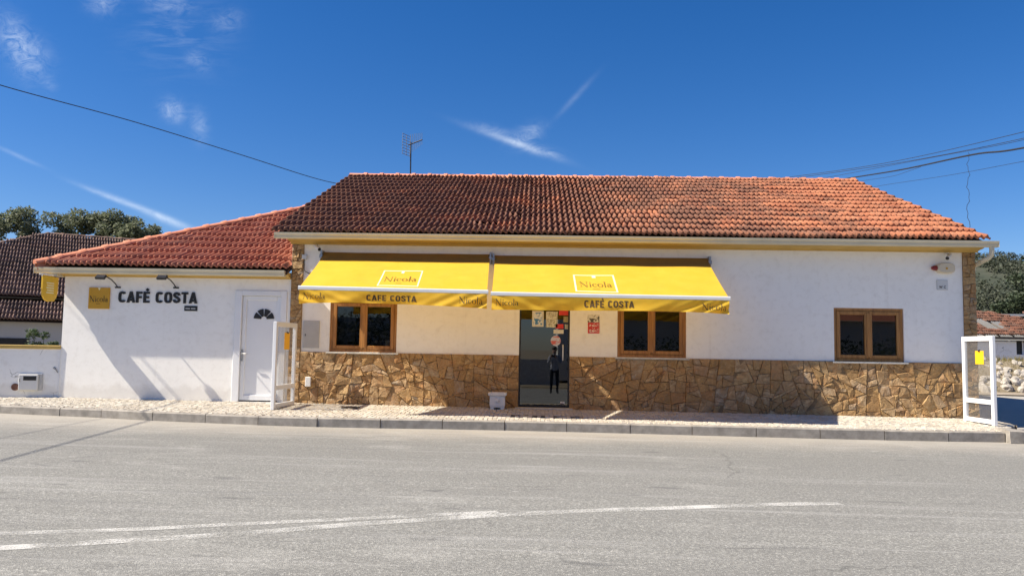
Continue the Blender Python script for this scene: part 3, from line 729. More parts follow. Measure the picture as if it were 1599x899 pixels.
# --- glass door with its stickers
dz0, dz1 = .03, 2.05
fr = MB(); f = .03
fr.box(DOOR[0]+.002, DOOR[0]+f, .03, .09, .0, dz1-.002); fr.box(DOOR[1]-f, DOOR[1]-.002, .03, .09, .0, dz1-.002)
fr.box(DOOR[0]+f, DOOR[1]-f, .03, .09, dz1-.05, dz1-.002); fr.box(DOOR[0]+f, DOOR[1]-f, .03, .09, .0, .05)
gd = fr.build('glass_door', 'black', cafe)
MB().box(DOOR[0]+f, DOOR[1]-f, .055, .065, .05, dz1-.05).build('pane', 'door_glass', gd)
def flat(name, x0, x1, z0, z1, y, mat, parent, t=.002): return MB().box(x0, x1, y-t, y, z0, z1).build(name, mat, parent)
Yd = .053
flat('poster', -.063, .153, 1.516, 1.812, Yd, 'paper_flat', gd); flat('poster', -.035, .125, 1.55, 1.78, Yd-.004, 'paper_blue', gd)
flat('poster', .198, .414, 1.504, 1.804, Yd, 'paper_text', gd)
flat('sticker', .439, .614, 1.736, 1.832, Yd, 'red_flat', gd); flat('sticker', .525, .612, 1.604, 1.712, Yd, 'olive_flat', gd)
flat('sticker', .377, .526, 1.486, 1.570, Yd, 'red_flat', gd); flat('sticker', .550, .612, 1.477, 1.569, Yd, 'grey_flat', gd)
flat('sticker', .342, .530, 1.391, 1.465, Yd, 'paper_flat', gd); flat('sticker', .479, .566, .07, .13, Yd, 'paper_white', gd)
rd = MB(); rd.prism([(.384+.095*math.cos(t*math.pi/12), 1.258+.095*math.sin(t*math.pi/12)) for t in range(24)], 'y', Yd-.003, Yd-.001); rd.build('round_sticker', 'round_flat', gd)
hd = MB(); hd.tube([(.52, .052, .90), (.52, 0, .92), (.52, 0, 1.16), (.52, .052, 1.18)], .011, 8); hd.build('handle', 'alu', gd)
MB().box(DOOR[0]-.06, DOOR[1]+.06, -.16, .1, -.02, .018, 0, .006).build('doorstep', 'concrete', cafe)

# --- roof
TILE_P = [(0, .0), (.006, .030), (.018, .057), (.036, .065), (.055, .044), (.072, .018), (.084, .0), (.109, .0), (.115, .030), (.127, .057), (.145, .065), (.164, .044), (.181, .018), (.193, .0), (.2178, .0)]
TW_, TEXP, TLEN = .218, .44, .47
def tile_geom(jit=0.):
    n = len(TILE_P); vs = []
    for y, dz in ((0, .055), (TLEN, .0)):
        for x, z in TILE_P: vs.append((x, y, z+dz+rnd(-jit, jit)))
    for x, z in TILE_P: vs.append((x, .006, z*.55+.055-.036))
    fs = [(i, i+1, n+i+1, n+i) for i in range(n-1)]
    fs += [(2*n+i, 2*n+i+1, i+1, i) for i in range(n-1)]
    fs += [(0, n, 2*n), (n-1, 3*n-1, 2*n-1)]
    return vs, fs
TILE_ME = {}
def tile_mesh(mat, k):
    if (mat, k) not in TILE_ME:
        b = MB(); vs, fs = tile_geom(.0015); b.add(vs, fs, 0, True); me = b.mesh('roof_tile', mat, (0, 0, 0)); TILE_ME[(mat, k)] = me
    return TILE_ME[(mat, k)]
def lay_tiles(roof, mat, org, xd, ud, ncol, nrow, keep, nind, stuff_mat=None, rowshift=0.):
    """rows of S-tiles from the eave up; the nearest nind are parts, the rest one joined part"""
    xd = xd.normalized(); ud = ud.normalized(); nd = xd.cross(ud).normalized(); st = MB(); cnt = 0; stn = 0
    for j in range(nrow):
        for i in range(ncol):
            p = org+xd*(i*TW_)+ud*(j*TEXP)
            if not keep(p, i, j): continue
            rot = Matrix((xd, ud, nd)).transposed() @ Euler((rnd(-.02, .02), rnd(-.03, .03), rnd(-.022, .022)+(.09 if rnd(0, 1) < .012 else 0))).to_matrix()
            p = p+nd*(rnd(-.005, .009)+.020*mnoise.noise(p*.5))+ud*(rnd(-.014, .014)-(.05 if rnd(0, 1) < .012 else 0))
            if cnt < nind:
                cnt += 1; link('roof_tile', tile_mesh(mat, (i*7+j*3) % 4), p, roof, rot)
            else:
                vs, fs = tile_geom(.0015); st.add([rot @ Vector(q)+p for q in vs], fs, 0, True); stn += 1
    if stn:
        o = st.build('upper_roof_tiles', stuff_mat or mat, roof); o['kind'] = 'stuff'
def ridge_tiles(roof, mat, a, b, n, r_=.11, up_=V(0, 0, 1)):
    d = (b-a)/n; L = d.length; dn = d.normalized(); side = dn.cross(up_).normalized(); u2 = side.cross(dn)
    for i in range(n):
        k = MB(); p0 = a+d*i; vs = []
        for t, rr in ((-.02, r_*1.0), (L*.82, r_*.92), (L*.84, r_*1.16), (L*1.06, r_*1.18)):
            for q in range(9):
                an = math.pi*(q/8.); vs.append(p0+dn*t+side*math.cos(an)*rr+u2*(math.sin(an)*rr*.8+rnd(-.002, .002)))
        k.add(vs, [(r2*9+q, r2*9+q+1, (r2+1)*9+q+1, (r2+1)*9+q) for r2 in range(3) for q in range(8)], 0, True)
        k.add(vs, [tuple(range(8, -1, -1)), tuple(range(27, 36))])
        k.build('ridge_tile', mat, roof)
RX0, RX1 = -4.90, 8.20
SL = .39; ud = V(0, 1, SL).normalized()
dk = MB(); zE = 3.17
for ys_, sgn in ((EAVE_Y+.05, 1),):
    pr = [(EAVE_Y+.04, zE-.03), (RIDGE_Y, zE-.03+SL*(RIDGE_Y-EAVE_Y-.04)), (11.8, zE-.03), (11.8, zE-.08), (RIDGE_Y, zE-.10+SL*(RIDGE_Y-EAVE_Y-.04)), (EAVE_Y+.04, zE-.08)]
    dk.prism(pr, 'x', RX0+.04, RX1-.03)
roof = dk.build('roof', 'deck', cafe)
NC = int(round((RX1-RX0)/TW_)); NR = 15; tw_fix = (RX1-RX0)/NC
lay_tiles(roof, 'tile', V(RX0, EAVE_Y-.02, zE), V(1, 0, 0), ud, NC, NR, lambda p, i, j: True, 298)
rz_ = zE+SL*(RIDGE_Y-EAVE_Y)
rb = MB(); rb.prism([(RIDGE_Y-.17, rz_-.10), (RIDGE_Y-.085, rz_+.015), (RIDGE_Y+.085, rz_+.015), (RIDGE_Y+.17, rz_-.10)], 'x', RX0+.03, RX1-.05); rb.build('ridge_bedding', 'ridge', roof)
ridge_tiles(roof, 'ridge', V(RX0-.02, RIDGE_Y, zE+SL*(RIDGE_Y-EAVE_Y)+.0), V(RX1-.02, RIDGE_Y, zE+SL*(RIDGE_Y-EAVE_Y)-.01), 31)
# gutter, cornice, downpipe
def gutter(x0, x1, yf, zt, name='gutter', parent=cafe):
    prof = [(yf+.12, zt-.012), (yf+.12, zt-.085), (yf+.10, zt-.110), (yf+.04, zt-.110), (yf+.022, zt-.085), (yf+.018, zt-.05), (yf, zt-.035), (yf-.004, zt-.002), (yf+.006, zt), (yf+.014, zt-.006), (yf+.028, zt-.045), (yf+.034, zt-.08), (yf+.046, zt-.10), (yf+.096, zt-.10), (yf+.112, zt-.012)]
    b = MB(); b.prism(prof, 'x', x0, x1); 
    for x in (x0, x1-.006): b.box(x-.001, x+.007, yf+.004, yf+.12, zt-.11, zt-.004)
    return b.build(name, 'cream', parent)
gutter(-4.84, 8.30, -.50, 3.165)
c = MB(); c.prism([(-.002, 3.005), (-.05, 3.005), (-.055, 3.03), (-.12, 3.045), (-.20, 3.05), (-.26, 3.065), (-.30, 3.09), (-.37, 3.095), (-.37, 3.12), (-.002, 3.12)], 'x', -4.66, 8.16)
c.build('cornice', 'ochre', cafe)
d = MB(); d.tube([(8.20, -.43, 3.06), (8.20, -.43, 2.98), (8.195, -.42, 2.92), (8.17, -.38, 2.87), (8.135, -.32, 2.84), (8.00, .02, 2.76), (8.17, .3, 2.70)][:5]+[(8.14, -.2, 2.82), (8.16, .1, 2.77), (8.19, .18, 2.72), (8.19, .2, 2.62), (8.19, .2, -.1)], .042, 10)
d.build('downpipe', 'cream', cafe)

# ------------------------------------------------------------------ ANNEX (left wing)
annex = thing('annex_building', (-6.8, 0, 0), 'low white cafe annex with red hipped tile roof left of the stone pillar', 'building')
AD = (-5.66, -4.72, .02, 2.085)
ab = wall_holes(-9.0, -4.643, -.4, 2.46, [AD], 0, .2)
ab.box(-9.0, -8.8, .2, 6, -.4, 2.44); ab.build('wall', 'white', annex)
ASL = .42; aud = V(0, 1, ASL).normalized(); AX1 = -4.65; AY0 = -.26; AZ0 = 2.50
hip0 = V(-9.40, -.29, AZ0+.03); hipd = V(3.77, 4.49, 4.49*ASL)
def hipx(y): return -9.40+3.77*(y+.29)/4.49
dk = MB(); zf = lambda y: AZ0-.045+ASL*(y-AY0)
P = [(hipx(-.25), -.25), (AX1, -.25), (AX1, 4.6), (hipx(4.6), 4.6)]
dk.add([(x, y, zf(y)) for x, y in P]+[(x, y, zf(y)-.06) for x, y in P], [(0, 1, 2, 3), (7, 6, 5, 4), (0, 4, 5, 1), (1, 5, 6, 2), (2, 6, 7, 3), (3, 7, 4, 0)])
L_ = [(-9.3, -.25, zf(-.25)-.005), (hipx(4.6), 4.6, zf(4.6)-.005), (-9.3, 4.6, zf(-.25)-.005)]
dk.add(L_, [(0, 1, 2)])
aroof = dk.build('roof', 'deck', annex)
lay_tiles(aroof, 'tile_red', V(AX1-22*TW_, AY0, AZ0), V(1, 0, 0), aud, 22, 12, lambda p, i, j: p.x+.17 > hipx(p.y+.19)+.02, 296)
hb = MB()
for k in range(24):
    q0, q1 = hip0+hipd*(k/24.), hip0+hipd*((k+1)/24.); sd_ = V(hipd.y, -hipd.x, 0).normalized()*.075
    hb.add([q0+sd_-V(0, 0, .11), q1+sd_-V(0, 0, .11), q1+sd_*.6+V(0, 0, .045), q0+sd_*.6+V(0, 0, .045), q1-sd_-V(0, 0, .11), q0-sd_-V(0, 0, .11), q1-sd_*.6+V(0, 0, .045), q0-sd_*.6+V(0, 0, .045)], [(0, 1, 2, 3), (4, 5, 7, 6)])
hb.build('hip_bedding', 'ridge', aroof)
ridge_tiles(aroof, 'ridge', hip0+V(0, 0, .015), hip0+hipd*1.0+V(0, 0, .02), 14, .10)
gutter(-9.42, -4.68, -.325, 2.475, 'gutter', annex)
c = MB(); c.prism([(-.002, 2.335), (-.05, 2.335), (-.055, 2.355), (-.12, 2.37), (-.15, 2.375), (-.18, 2.395), (-.20, 2.41), (-.20, 2.445), (-.002, 2.445)], 'x', -9.02, -4.645)
c.build('cornice', 'ochre', annex)
# side eave strip at the left corner
c = MB(); c.prism([(-9.02, 2.31), (-9.36, 2.40), (-9.36, 2.44), (-9.02, 2.44)], 'y', -.24, 4.0); c.build('side_cornice', 'cream', annex)
# plastic door
fr = MB(); x0, x1, z0, z1 = AD
ow = .10
fr.box(x0-.03, x0+ow, -.025, .10, z0, z1+.025, 0, .006); fr.box(x1-ow, x1+.018, -.025, .10, z0, z1+.025, 0, .006); fr.box(x0+ow, x1-ow, -.025, .10, z1-.07, z1+.025, 0, .006)
ad = fr.build('front_door', 'pvc', annex)
X0, X1, Z0, Z1 = x0+ow+.004, x1-ow-.004, .05, z1-.075
lf = MB(); st_ = .075
lf.box(X0, X0+st_, .02, .08, Z0, Z1, 0, .006); lf.box(X1-st_, X1, .02, .08, Z0, Z1, 0, .006); lf.box(X0+st_, X1-st_, .02, .08, Z1-st_, Z1, 0, .006); lf.box(X0+st_, X1-st_, .02, .08, Z0, Z0+st_+.02, 0, .006)
lf.box(X0+st_, X1-st_, .045, .07, Z0+st_+.02, Z1-st_); lf.build('leaf', 'pvc', ad)
fcx, fcz = -5.148, 1.575
for k in range(4):
    a0, a1 = math.radians(4+45*k), math.radians(41+45*k); b = MB(); pts = []
    for q in range(6): t = a0+(a1-a0)*q/5; pts.append((fcx+.195*math.cos(t), fcz+.195*math.sin(t)))
    for q in range(5, -1, -1): t = a0+(a1-a0)*q/5; pts.append((fcx+.055*math.cos(t), fcz+.055*math.sin(t)))
    b.prism(pts, 'y', .030, .044); b.build('fanlight_pane', 'ink', ad)
b = MB(); b.box(X0+.015, X0+.045, .005, .02, .78, 1.0, 0, .004); b.tube([(X0+.03, .005, .92), (X0+.03, -.035, .92), (X0+.14, -.04, .92)], .009, 8); b.build('handle', 'steel', ad)
MB().box(x0-.10, x1+.02, -.10, .02, -.02, .022, 0, .005).build('threshold', 'concrete', annex)

# ------------------------------------------------------------------ AWNINGS
def awning(bx0, bx1, fx0, fx1, zb, zfL, zfR, label, txts, logo, seedk):
    t = thing('awning', ((fx0+fx1)/2, -1.0, 1.78), label, 'awning', 'yellow awnings over the cafe front')
    yb, yf = -.10, -1.90; rr = random.Random(seedk)
    def S(u, v):            # canvas surface: u along the front, v from wall (0) to bar (1)
        zf_ = zfL+(zfR-zfL)*u; x = (bx0+(bx1-bx0)*u)*(1-v)+(fx0+(fx1-fx0)*u)*v
        sag = -.018*math.sin(math.pi*v)*(.6+.4*math.sin(math.pi*u))+.010*mnoise.noise(V(x*1.1, v*2.2, seedk))+.004*math.sin(x*5.2)*math.sin(math.pi*v)
        return V(x, yb+(yf-yb)*v, zb+(zf_-zb)*v+sag)
    NU, NV = 40, 12; b = MB()
    b.add([S(i/NU, j/NV) for j in range(NV+1) for i in range(NU+1)], [(j*(NU+1)+i, (j+1)*(NU+1)+i, (j+1)*(NU+1)+i+1, j*(NU+1)+i+1) for j in range(NV) for i in range(NU)], 0, True)
    can = b.build('canvas', 'fabric', t)
    b = MB(); NH = 10     # dark brown strip added to darken the canvas band under the eave
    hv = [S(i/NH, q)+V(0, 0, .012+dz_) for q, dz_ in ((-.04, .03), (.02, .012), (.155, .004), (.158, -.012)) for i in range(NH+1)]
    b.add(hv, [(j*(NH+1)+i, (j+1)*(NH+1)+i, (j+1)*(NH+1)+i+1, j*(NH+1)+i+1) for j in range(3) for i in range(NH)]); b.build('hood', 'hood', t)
    b = MB(); b.tube([S(0, 0)+V(-.03, .03, -.02), S(1, 0)+V(.03, .03, -.02)], .042, 12); b.build('roller', 'alu', t)
    # front bar: white profile with a grooved lower lip
    z0 = zfL; z1 = zfR
    prof = [(-.028, .012), (-.036, -.005), (-.036, -.045), (-.022, -.06), (.02, -.06), (.03, -.03), (.02, .012)]
    b = MB(); n = len(prof); vs = [(fx0-.02, yf+p[0], z0+p[1]) for p in prof]+[(fx1+.02, yf+p[0], z1+p[1]) for p in prof]
    b.add(vs, [(i, n+i, n+(i+1) % n, (i+1) % n) for i in range(n)]+[tuple(range(n)), tuple(range(2*n-1, n-1, -1))]); b.build('front_bar', 'alu', t)
    # hanging valance with folds gathered towards its ends
    VH = .215
    def VS(x, w):           # w: 0 at the bar, 1 at the hem
        u = (x-fx0)/(fx1-fx0); zt = z0+(z1-z0)*u-.058
        e = max(0, 1-u/.16)**1.0+max(0, (u-.80)/.20)
        dl, dr = x-fx0, fx1-x
        drape = .030*math.sin(10*u+seedk)*w+.012*math.sin(31*u+4*w)*w*.6
        for dd, kk in ((dl, 0.), (dr, 1.7)):
            drape += .040*math.exp(-dd/.42)*math.sin(26*(dd*.75-w*VH*1.5)+kk+seedk)*(.2+.8*w)
            drape += .016*math.exp(-dd/1.1)*math.sin(13*(dd*.55-w*VH*1.9)+kk+seedk)*w
        swoop = -.022*(math.exp(-dl/.35)+math.exp(-dr/.35))*w+.012*math.sin(5.1*u+seedk*2)*w+.010*w
        return V(x, yf-.034+drape, zt-VH*w+swoop)
    NU, NV = 260, 10; b = MB()
    b.add([VS(fx0+(fx1-fx0)*i/NU, j/NV) for j in range(NV+1) for i in range(NU+1)], [(j*(NU+1)+i, (j+1)*(NU+1)+i, (j+1)*(NU+1)+i+1, j*(NU+1)+i+1) for j in range(NV) for i in range(NU)], 0, True)
    val = b.build('valance', 'fabric', t)
    def on_val(geom, x0, x1, w0, w1):       # w0 hem side, w1 bar side
        vs, fs = geom; q = fit(vs, x0, x1, 0, 1); b = MB(); out = []
        for a, hh, dd in q:
            p = VS(a, w0+(w1-w0)*hh); out.append((p.x, p.y-.0032-dd*.2, p.z))
        b.add(out, fs); return b
    for body, x0, x1, w0, w1 in txts:
        if body[0] != 'C': on_val(serif(body), x0, x1, w0, w1).build('lettering', 'brown_ink', val); continue
        wid = max(p[0] for p in block(body)[0])-min(p[0] for p in block(body)[0]); kx = (x1-x0)/wid; xx = 0
        for ch in body:
            if ch != ' ':
                vs, fs = block(ch); b = MB(); out = []
                for p in vs:
                    q = VS(x0+(xx+p[0])*kx, w0+(w1-w0)*p[1]*.94); out.append((q.x, q.y-.0032-p[2]*.2, q.z))
                b.add(out, fs); b.build('letter', 'brown_ink', val)
            xx += BLK[ch][0]+.06
    # printed logo on the canvas: pale square outline, a pale flower and the name
    u0, u1, v0, v1 = logo
    def on_can(u, v, dz=.003):
        p = S(u, v); return (p.x, p.y-dz*.35, p.z+dz)
    b = MB(); du, dv = .0075, .026
    def qd(a, c, e, f):
        n = 6
        for k in range(n):
            if (c-a) > (f-e): uu = [a+(c-a)*k/n, a+(c-a)*(k+1)/n]; vv = [e, f]
            else: uu = [a, c]; vv = [e+(f-e)*k/n, e+(f-e)*(k+1)/n]
            b.add([on_can(uu[0], vv[0]), on_can(uu[0], vv[1]), on_can(uu[1], vv[1]), on_can(uu[1], vv[0])], [(0, 1, 2, 3)])
    qd(u0, u1, v0, v0+dv*.7); qd(u0, u1, v1-dv*.7, v1); qd(u0, u0+du, v0+dv*.7, v1-dv*.7); qd(u1-du, u1, v0+dv*.7, v1-dv*.7)
    um = (u0+u1)/2; qd(um-.008, um+.008, v0+dv*.7, v0+dv*3.2)
    b.build('logo_outline', 'pale_print', can)
    vs, fs = serif('Nicola'); q = fit(vs, u0+.022, u1-.022, v0+(v1-v0)*.72, v0+(v1-v0)*.40); b = MB()
    b.add([on_can(a, hh, .004+dd) for a, hh, dd in q], fs); b.build('logo_lettering', 'faded_print', can)
    b = MB(); b.add([on_can(um-.016, v0+(v1-v0)*.82), on_can(um-.016, v0+(v1-v0)*.84), on_can(um+.016, v0+(v1-v0)*.84), on_can(um+.016, v0+(v1-v0)*.82)], [(0, 1, 2, 3)]); b.build('logo_rule', 'faded_print', can)
    # arms and wall brackets
    for u, sg in ((.12, 1), (.88, -1)):
        a = S(u, .02)+V(0, .02, -.09); c2 = S(u, 1)+V(0, .06, -.04); mid = (a+c2)/2+V(sg*.75, 0, -.02)
        b = MB(); b.tube([a, mid, c2], .022, 8); b.build('folding_arm', 'alu', t)
    for u in (-.006, 1.006):
        p = S(u, 0); b = MB(); b.box(p.x-.018, p.x+.018, -.17, -.002, p.z-.12, p.z+.10, 0, .005); b.box(p.x-.03, p.x+.03, -.20, -.06, p.z-.055, p.z+.02, 0, .01); b.build('bracket', 'steel', t)
    return t
def valx(pxs): return pxs
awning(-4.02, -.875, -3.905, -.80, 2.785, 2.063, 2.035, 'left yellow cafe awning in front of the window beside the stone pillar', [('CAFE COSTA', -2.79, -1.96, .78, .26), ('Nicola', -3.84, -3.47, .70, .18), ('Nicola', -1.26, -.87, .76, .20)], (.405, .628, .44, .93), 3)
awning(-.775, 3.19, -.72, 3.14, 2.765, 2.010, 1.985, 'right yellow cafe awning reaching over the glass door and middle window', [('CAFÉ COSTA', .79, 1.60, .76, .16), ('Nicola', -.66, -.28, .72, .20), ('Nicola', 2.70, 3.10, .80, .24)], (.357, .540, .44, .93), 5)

# ------------------------------------------------------------------ GLASS SCREENS on the pavement
def screen(rear, front, z0, ht, mid, notice, mirror, label):
    t = thing('glass_screen', ((rear[0]+front[0])/2, (rear[1]+front[1])/2, z0), label, 'glass screen', 'white framed glass screens at the cafe ends')
    a = V(rear[0], rear[1], 0); b_ = V(front[0], front[1], 0); d = (b_-a); L = d.length; dn = d.normalized(); nn = V(-dn.y, dn.x, 0)
    M4 = Matrix((dn, nn, V(0, 0, 1))).transposed().to_4x4(); M4.translation = V(rear[0], rear[1], z0)
    w, th = .075, .03; f = MB()
    f.box(0, w, -th, th, 0, ht, 0, .006, M4); f.box(L-w, L, -th, th, 0, ht, 0, .006, M4)
    f.box(w, L-w, -th, th, ht-.085, ht, 0, .006, M4); f.box(w, L-w, -th, th, mid-.04, mid+.04, 0, .006, M4); f.box(w, L-w, -th, th, .02, .095, 0, .006, M4)
    f.build('frame', 'pvc', t)
    MB().box(w-.004, L-w+.004, -.004, .004, mid+.036, ht-.08, 0, 0, M4).build('pane', 'clear', t)
    MB().box(w-.004, L-w+.004, -.004, .004, .09, mid-.036, 0, 0, M4).build('pane', 'clear', t)
    s0, s1, n0, n1 = notice
    MB().box(s0, s1, .005*mirror, .007*mirror, n0, n1, 0, 0, M4).build('notice', 'amber', t)
    MB().tube([M4 @ V((s0+s1)/2, .008*mirror, n1-.005), M4 @ V((s0+s1)/2, .018*mirror, n1+.01)], .022, 8).build('clip', 'black', t)
    return t
screen((-4.44, -.26), (-4.48, -1.325), -.015, 1.51, .37, (.33, .60, 1.03, 1.33), 1, 'glass screen with white frame standing beside the white annex door')
screen((7.66, -.40), (7.71, -1.275), -.06, 1.50, .385, (.36, .60, 1.02, 1.25), -1, 'glass screen with white frame at the far right stone pillar')

# ------------------------------------------------------------------ small things on the walls
t = thing('planter_pot', (-.672, -.27, -.008), 'empty white square planter pot on the pavement beside the glass door', 'planter')
b = MB(); base, topw = .125, .165; cx, cy = -.672, -.27
def ring(hw, z): return [(cx-hw, cy-hw, z), (cx+hw, cy-hw, z), (cx+hw, cy+hw, z), (cx-hw, cy+hw, z)]
R_ = [ring(base, .03), ring(base+.012, .07), ring(topw-.03, .235), ring(topw, .25), ring(topw, .295), ring(topw-.035, .295), ring(topw-.045, .22)]
b.add([p for q in R_ for p in q], [(i*4+k, i*4+(k+1) % 4, (i+1)*4+(k+1) % 4, (i+1)*4+k) for i in range(6) for k in range(4)]+[(24, 25, 26, 27), (3, 2, 1, 0)])
b.build('pot', 'white_stone', t)
for sx in (-1, 1):
    for sy in (-1, 1): MB().box(cx+sx*.09-.03, cx+sx*.09+.03, cy+sy*.09-.03, cy+sy*.09+.03, -.008, .032, 0, .006).build('foot', 'white_stone', t)
b = MB(); b.lathe([(.045, 0), (.035, .010), (.012, .016)], (0, 0, 0), 8, 0, Matrix.Translation((cx, cy-.142, .16)) @ Matrix.Rotation(math.pi/2, 4, 'X')); b.build('rosette', 'white_stone', t)

tag(MB().box(.975, 1.194, -.006, -.001, 1.612, 1.755).build('wall_notice', 'paper_white'), 'small white picture notice on the wall above the red one', 'notice')
t = tag(MB().box(.980, 1.195, -.008, -.002, 1.406, 1.606).build('wall_notice', 'red_flat'), 'red printed notice on the wall right of the glass door', 'notice')
flat('print', 1.0, 1.175, 1.425, 1.51, -.0085, 'paper_red', t); flat('print', 1.0, 1.175, 1.53, 1.59, -.0085, 'paper_red', t)
t = tag(MB().box(-4.375, -4.064, -.018, .001, 1.05, 1.557, 0, .004).build('meter_cabinet', 'grey_panel'), 'flat grey cabinet door on the wall left of first window', 'meter cabinet')
MB().box(-4.335, -4.32, -.024, -.017, 1.27, 1.31).build('lock', 'black', t)
tag(MB().box(-4.282, -4.182, -.085, -.02, .329, .508, 0, .008).build('socket_box', 'pvc'), 'white box on the stone base below the grey cabinet', 'junction box')
tag(MB().box(-4.434, -4.342, -.075, -.02, 2.719, 2.805, 0, .006).build('junction_box', 'lt_grey'), 'small grey box high on the stone pillar beside the left awning', 'junction box')
tag(MB().tube([(-4.39, -.05, 2.72), (-4.385, -.045, 2.5), (-4.30, -.01, 2.45), (-4.2, -.008, 2.44)], .008, 6).build('cable', 'wire'), 'thin cable hanging below the small grey pillar box', 'cable')

def cctv(x, z, sgn, label):
    t = thing('security_camera', (x, -.02, z), label, 'security camera', 'security cameras under the eaves')
    MB().lathe([(.045, 0), (.045, .02), (.03, .03)], (0, 0, 0), 14, 0, Matrix.Translation((x, -.002, z+.04)) @ Matrix.Rotation(math.pi/2, 4, 'X')).build('base', 'pvc', t)
    MB().tube([(x, -.03, z+.04), (x+.03*sgn, -.10, z+.03), (x+.05*sgn, -.13, z)], .012, 8).build('arm', 'black', t)
    d = V(.65*sgn, -.6, -.45).normalized(); c0 = V(x+.02*sgn, -.11, z)
    MB().tube([c0-d*.05, c0+d*.11], .036, 14).build('body', 'pvc', t)
    MB().tube([c0+d*.111, c0+d*.125], .030, 14).build('lens', 'black', t)
    return t
cctv(-4.17, 2.945, 1, 'white bullet camera under the eave above left awning')
cctv(7.63, 2.93, -1, 'white bullet camera under the eave above the beige siren')
t = thing('alarm_siren', (7.55, 0, 2.71), 'beige oval alarm siren with red lamp under right eave', 'alarm siren')
pts = []
for k in range(28):
    a = 2*math.pi*k/28; pts.append((7.56+.165*math.copysign(abs(math.cos(a))**.55, math.cos(a)), 2.71+.095*math.copysign(abs(math.sin(a))**.7, math.sin(a))))
b = MB(); b.prism(pts, 'y', -.07, -.002); inn2 = [(7.56+(x-7.56)*.86, 2.71+(z-2.71)*.84) for x, z in pts]; n = len(pts)
b.add([(x, -.07, z) for x, z in pts]+[(x, -.10, z) for x, z in inn2], [(i, (i+1) % n, n+(i+1) % n, n+i) for i in range(n)]+[tuple(range(n, 2*n))]); b.build('housing', 'beige', t)
b = MB(); b.lathe([(.045, 0), (.045, .05), (.03, .085), (.01, .10)], (0, 0, 0), 14, 0, Matrix.Translation((7.40, -.05, 2.71)) @ Matrix.Rotation(-math.pi/2, 4, 'Y')); b.build('lamp', 'red', t)
b = MB(); b.lathe([(.022, 0), (.02, .008)], (0, 0, 0), 10, 0, Matrix.Translation((7.56, -.10, 2.70)) @ Matrix.Rotation(math.pi/2, 4, 'X')); b.build('emblem', 'mustard', t)
t = tag(MB().box(7.422, 7.615, -.012, -.001, 2.316, 2.483).build('small_plaque', 'lt_grey'), 'small pale WC plaque on the wall below the beige siren', 'sign')
for ch, xa, xb in (('W', 7.455, 7.52), ('C', 7.54, 7.58)):
    vs, fs = sans(ch, .03); b = MB(); b.add([(a, -.0135, z) for a, z, _ in fit(vs, xa, xb, 2.335, 2.385)], fs); b.build('letter', 'ink', t)
for q in ((7.422, 7.615, 2.483, 2.489), (7.422, 7.615, 2.310, 2.316), (7.416, 7.422, 2.310, 2.489)):
    MB().box(q[0], q[1], -.014, -.001, q[2], q[3]).build('rim', 'grey_panel', t)

# ------------------------------------------------------------------ things on the annex wall
t = tag(MB().box(-8.512, -8.108, -.03, -.001, 1.723, 2.127, 0, .004).build('logo_sign', 'mustard'), 'mustard square Nicola sign on the annex wall', 'sign')
vs, fs = serif('Nicola'); b = MB(); b.add([(a, -.032-d_*.6, z) for a, z, d_ in fit(vs, -8.487, -8.133, 1.848, 1.972)], fs); b.build('lettering', 'ink', t)
b = MB(); b.add([(-8.36, -.0315, 1.815), (-8.28, -.0315, 1.815), (-8.28, -.0315, 1.825), (-8.36, -.0315, 1.825)], [(0, 1, 2, 3)]); b.build('rule', 'brown_ink', t)
b = MB(); b.add([(-8.335, -.0315, 2.122), (-8.31, -.0315, 2.07), (-8.285, -.0315, 2.122)], [(0, 1, 2)]); b.build('petal', 'pale_print', t)
t = thing('wall_lettering', (-7.185, 0, 1.85), 'black raised letters spelling CAFÉ COSTA on the annex wall', 'lettering')
vs, fs = block('CAFÉ COSTA', 0); XS = [p[0] for p in vs]; xw_ = max(XS)-min(XS); kx = (7.943-6.424)/xw_; x = 0
for ch in 'CAFÉ COSTA':
    if ch != ' ':
        vs, fs = block(ch, .10)
        b = MB(); b.add([(-7.943+(x+p[0])*kx, -.001-p[2]*.22, 1.85+p[1]*.212) for p in vs], fs); b.build('letter', 'ink', t)
    x += BLK[ch][0]+.06
t = tag(MB().box(-6.665, -6.414, -.012, -.001, 1.708, 1.805, 0, .003).build('small_sign', 'ink'), 'small black sign below the end of the CAFÉ COSTA lettering', 'sign')
for xa, xb in ((-6.64, -6.555), (-6.535, -6.45)):
    b = MB(); b.add([(xa, -.0135, 1.742), (xb, -.0135, 1.742), (xb, -.0135, 1.764), (xa, -.0135, 1.764)], [(0, 1, 2, 3)]); b.build('printed_line', 'grey_panel', t)
def wall_lamp(xw, zw, xh, zh, label):
    t = thing('wall_lamp', (xw, 0, zw), label, 'wall lamp', 'arm lamps over the annex wall signs')
    MB().box(xw-.055, xw+.055, -.02, -.001, zw-.016, zw+.012, 0, .004).build('base', 'black', t)
    hd = V(xh+.08, -.47, zh+.035)
    pts = [V(xw, -.015, zw), V(xw-.02, -.08, zw+.07), V(xw-.045, -.18, zw+.135), V(xw-.075, -.29, zw+.175), V(xw-.10, -.38, zw+.185), hd]
    MB().tube(pts, .011, 8).build('arm', 'black', t)
    Mh = Matrix.Translation((xh, -.46, zh)) @ Euler((math.radians(28), 0, math.radians(8))).to_matrix().to_4x4()
    MB().box(-.095, .085, -.06, .06, -.02, .035, 0, .012, Mh).build('head', 'black', t)
    MB().box(-.08, .07, -.048, .048, -.026, -.0205, 0, 0, Mh).build('lens', 'grey_panel', t)
wall_lamp(-7.965, 2.137, -8.05, 2.285, 'black arm lamp above the mustard square sign')
wall_lamp(-6.84, 2.147, -6.90, 2.295, 'black arm lamp above the word COSTA')
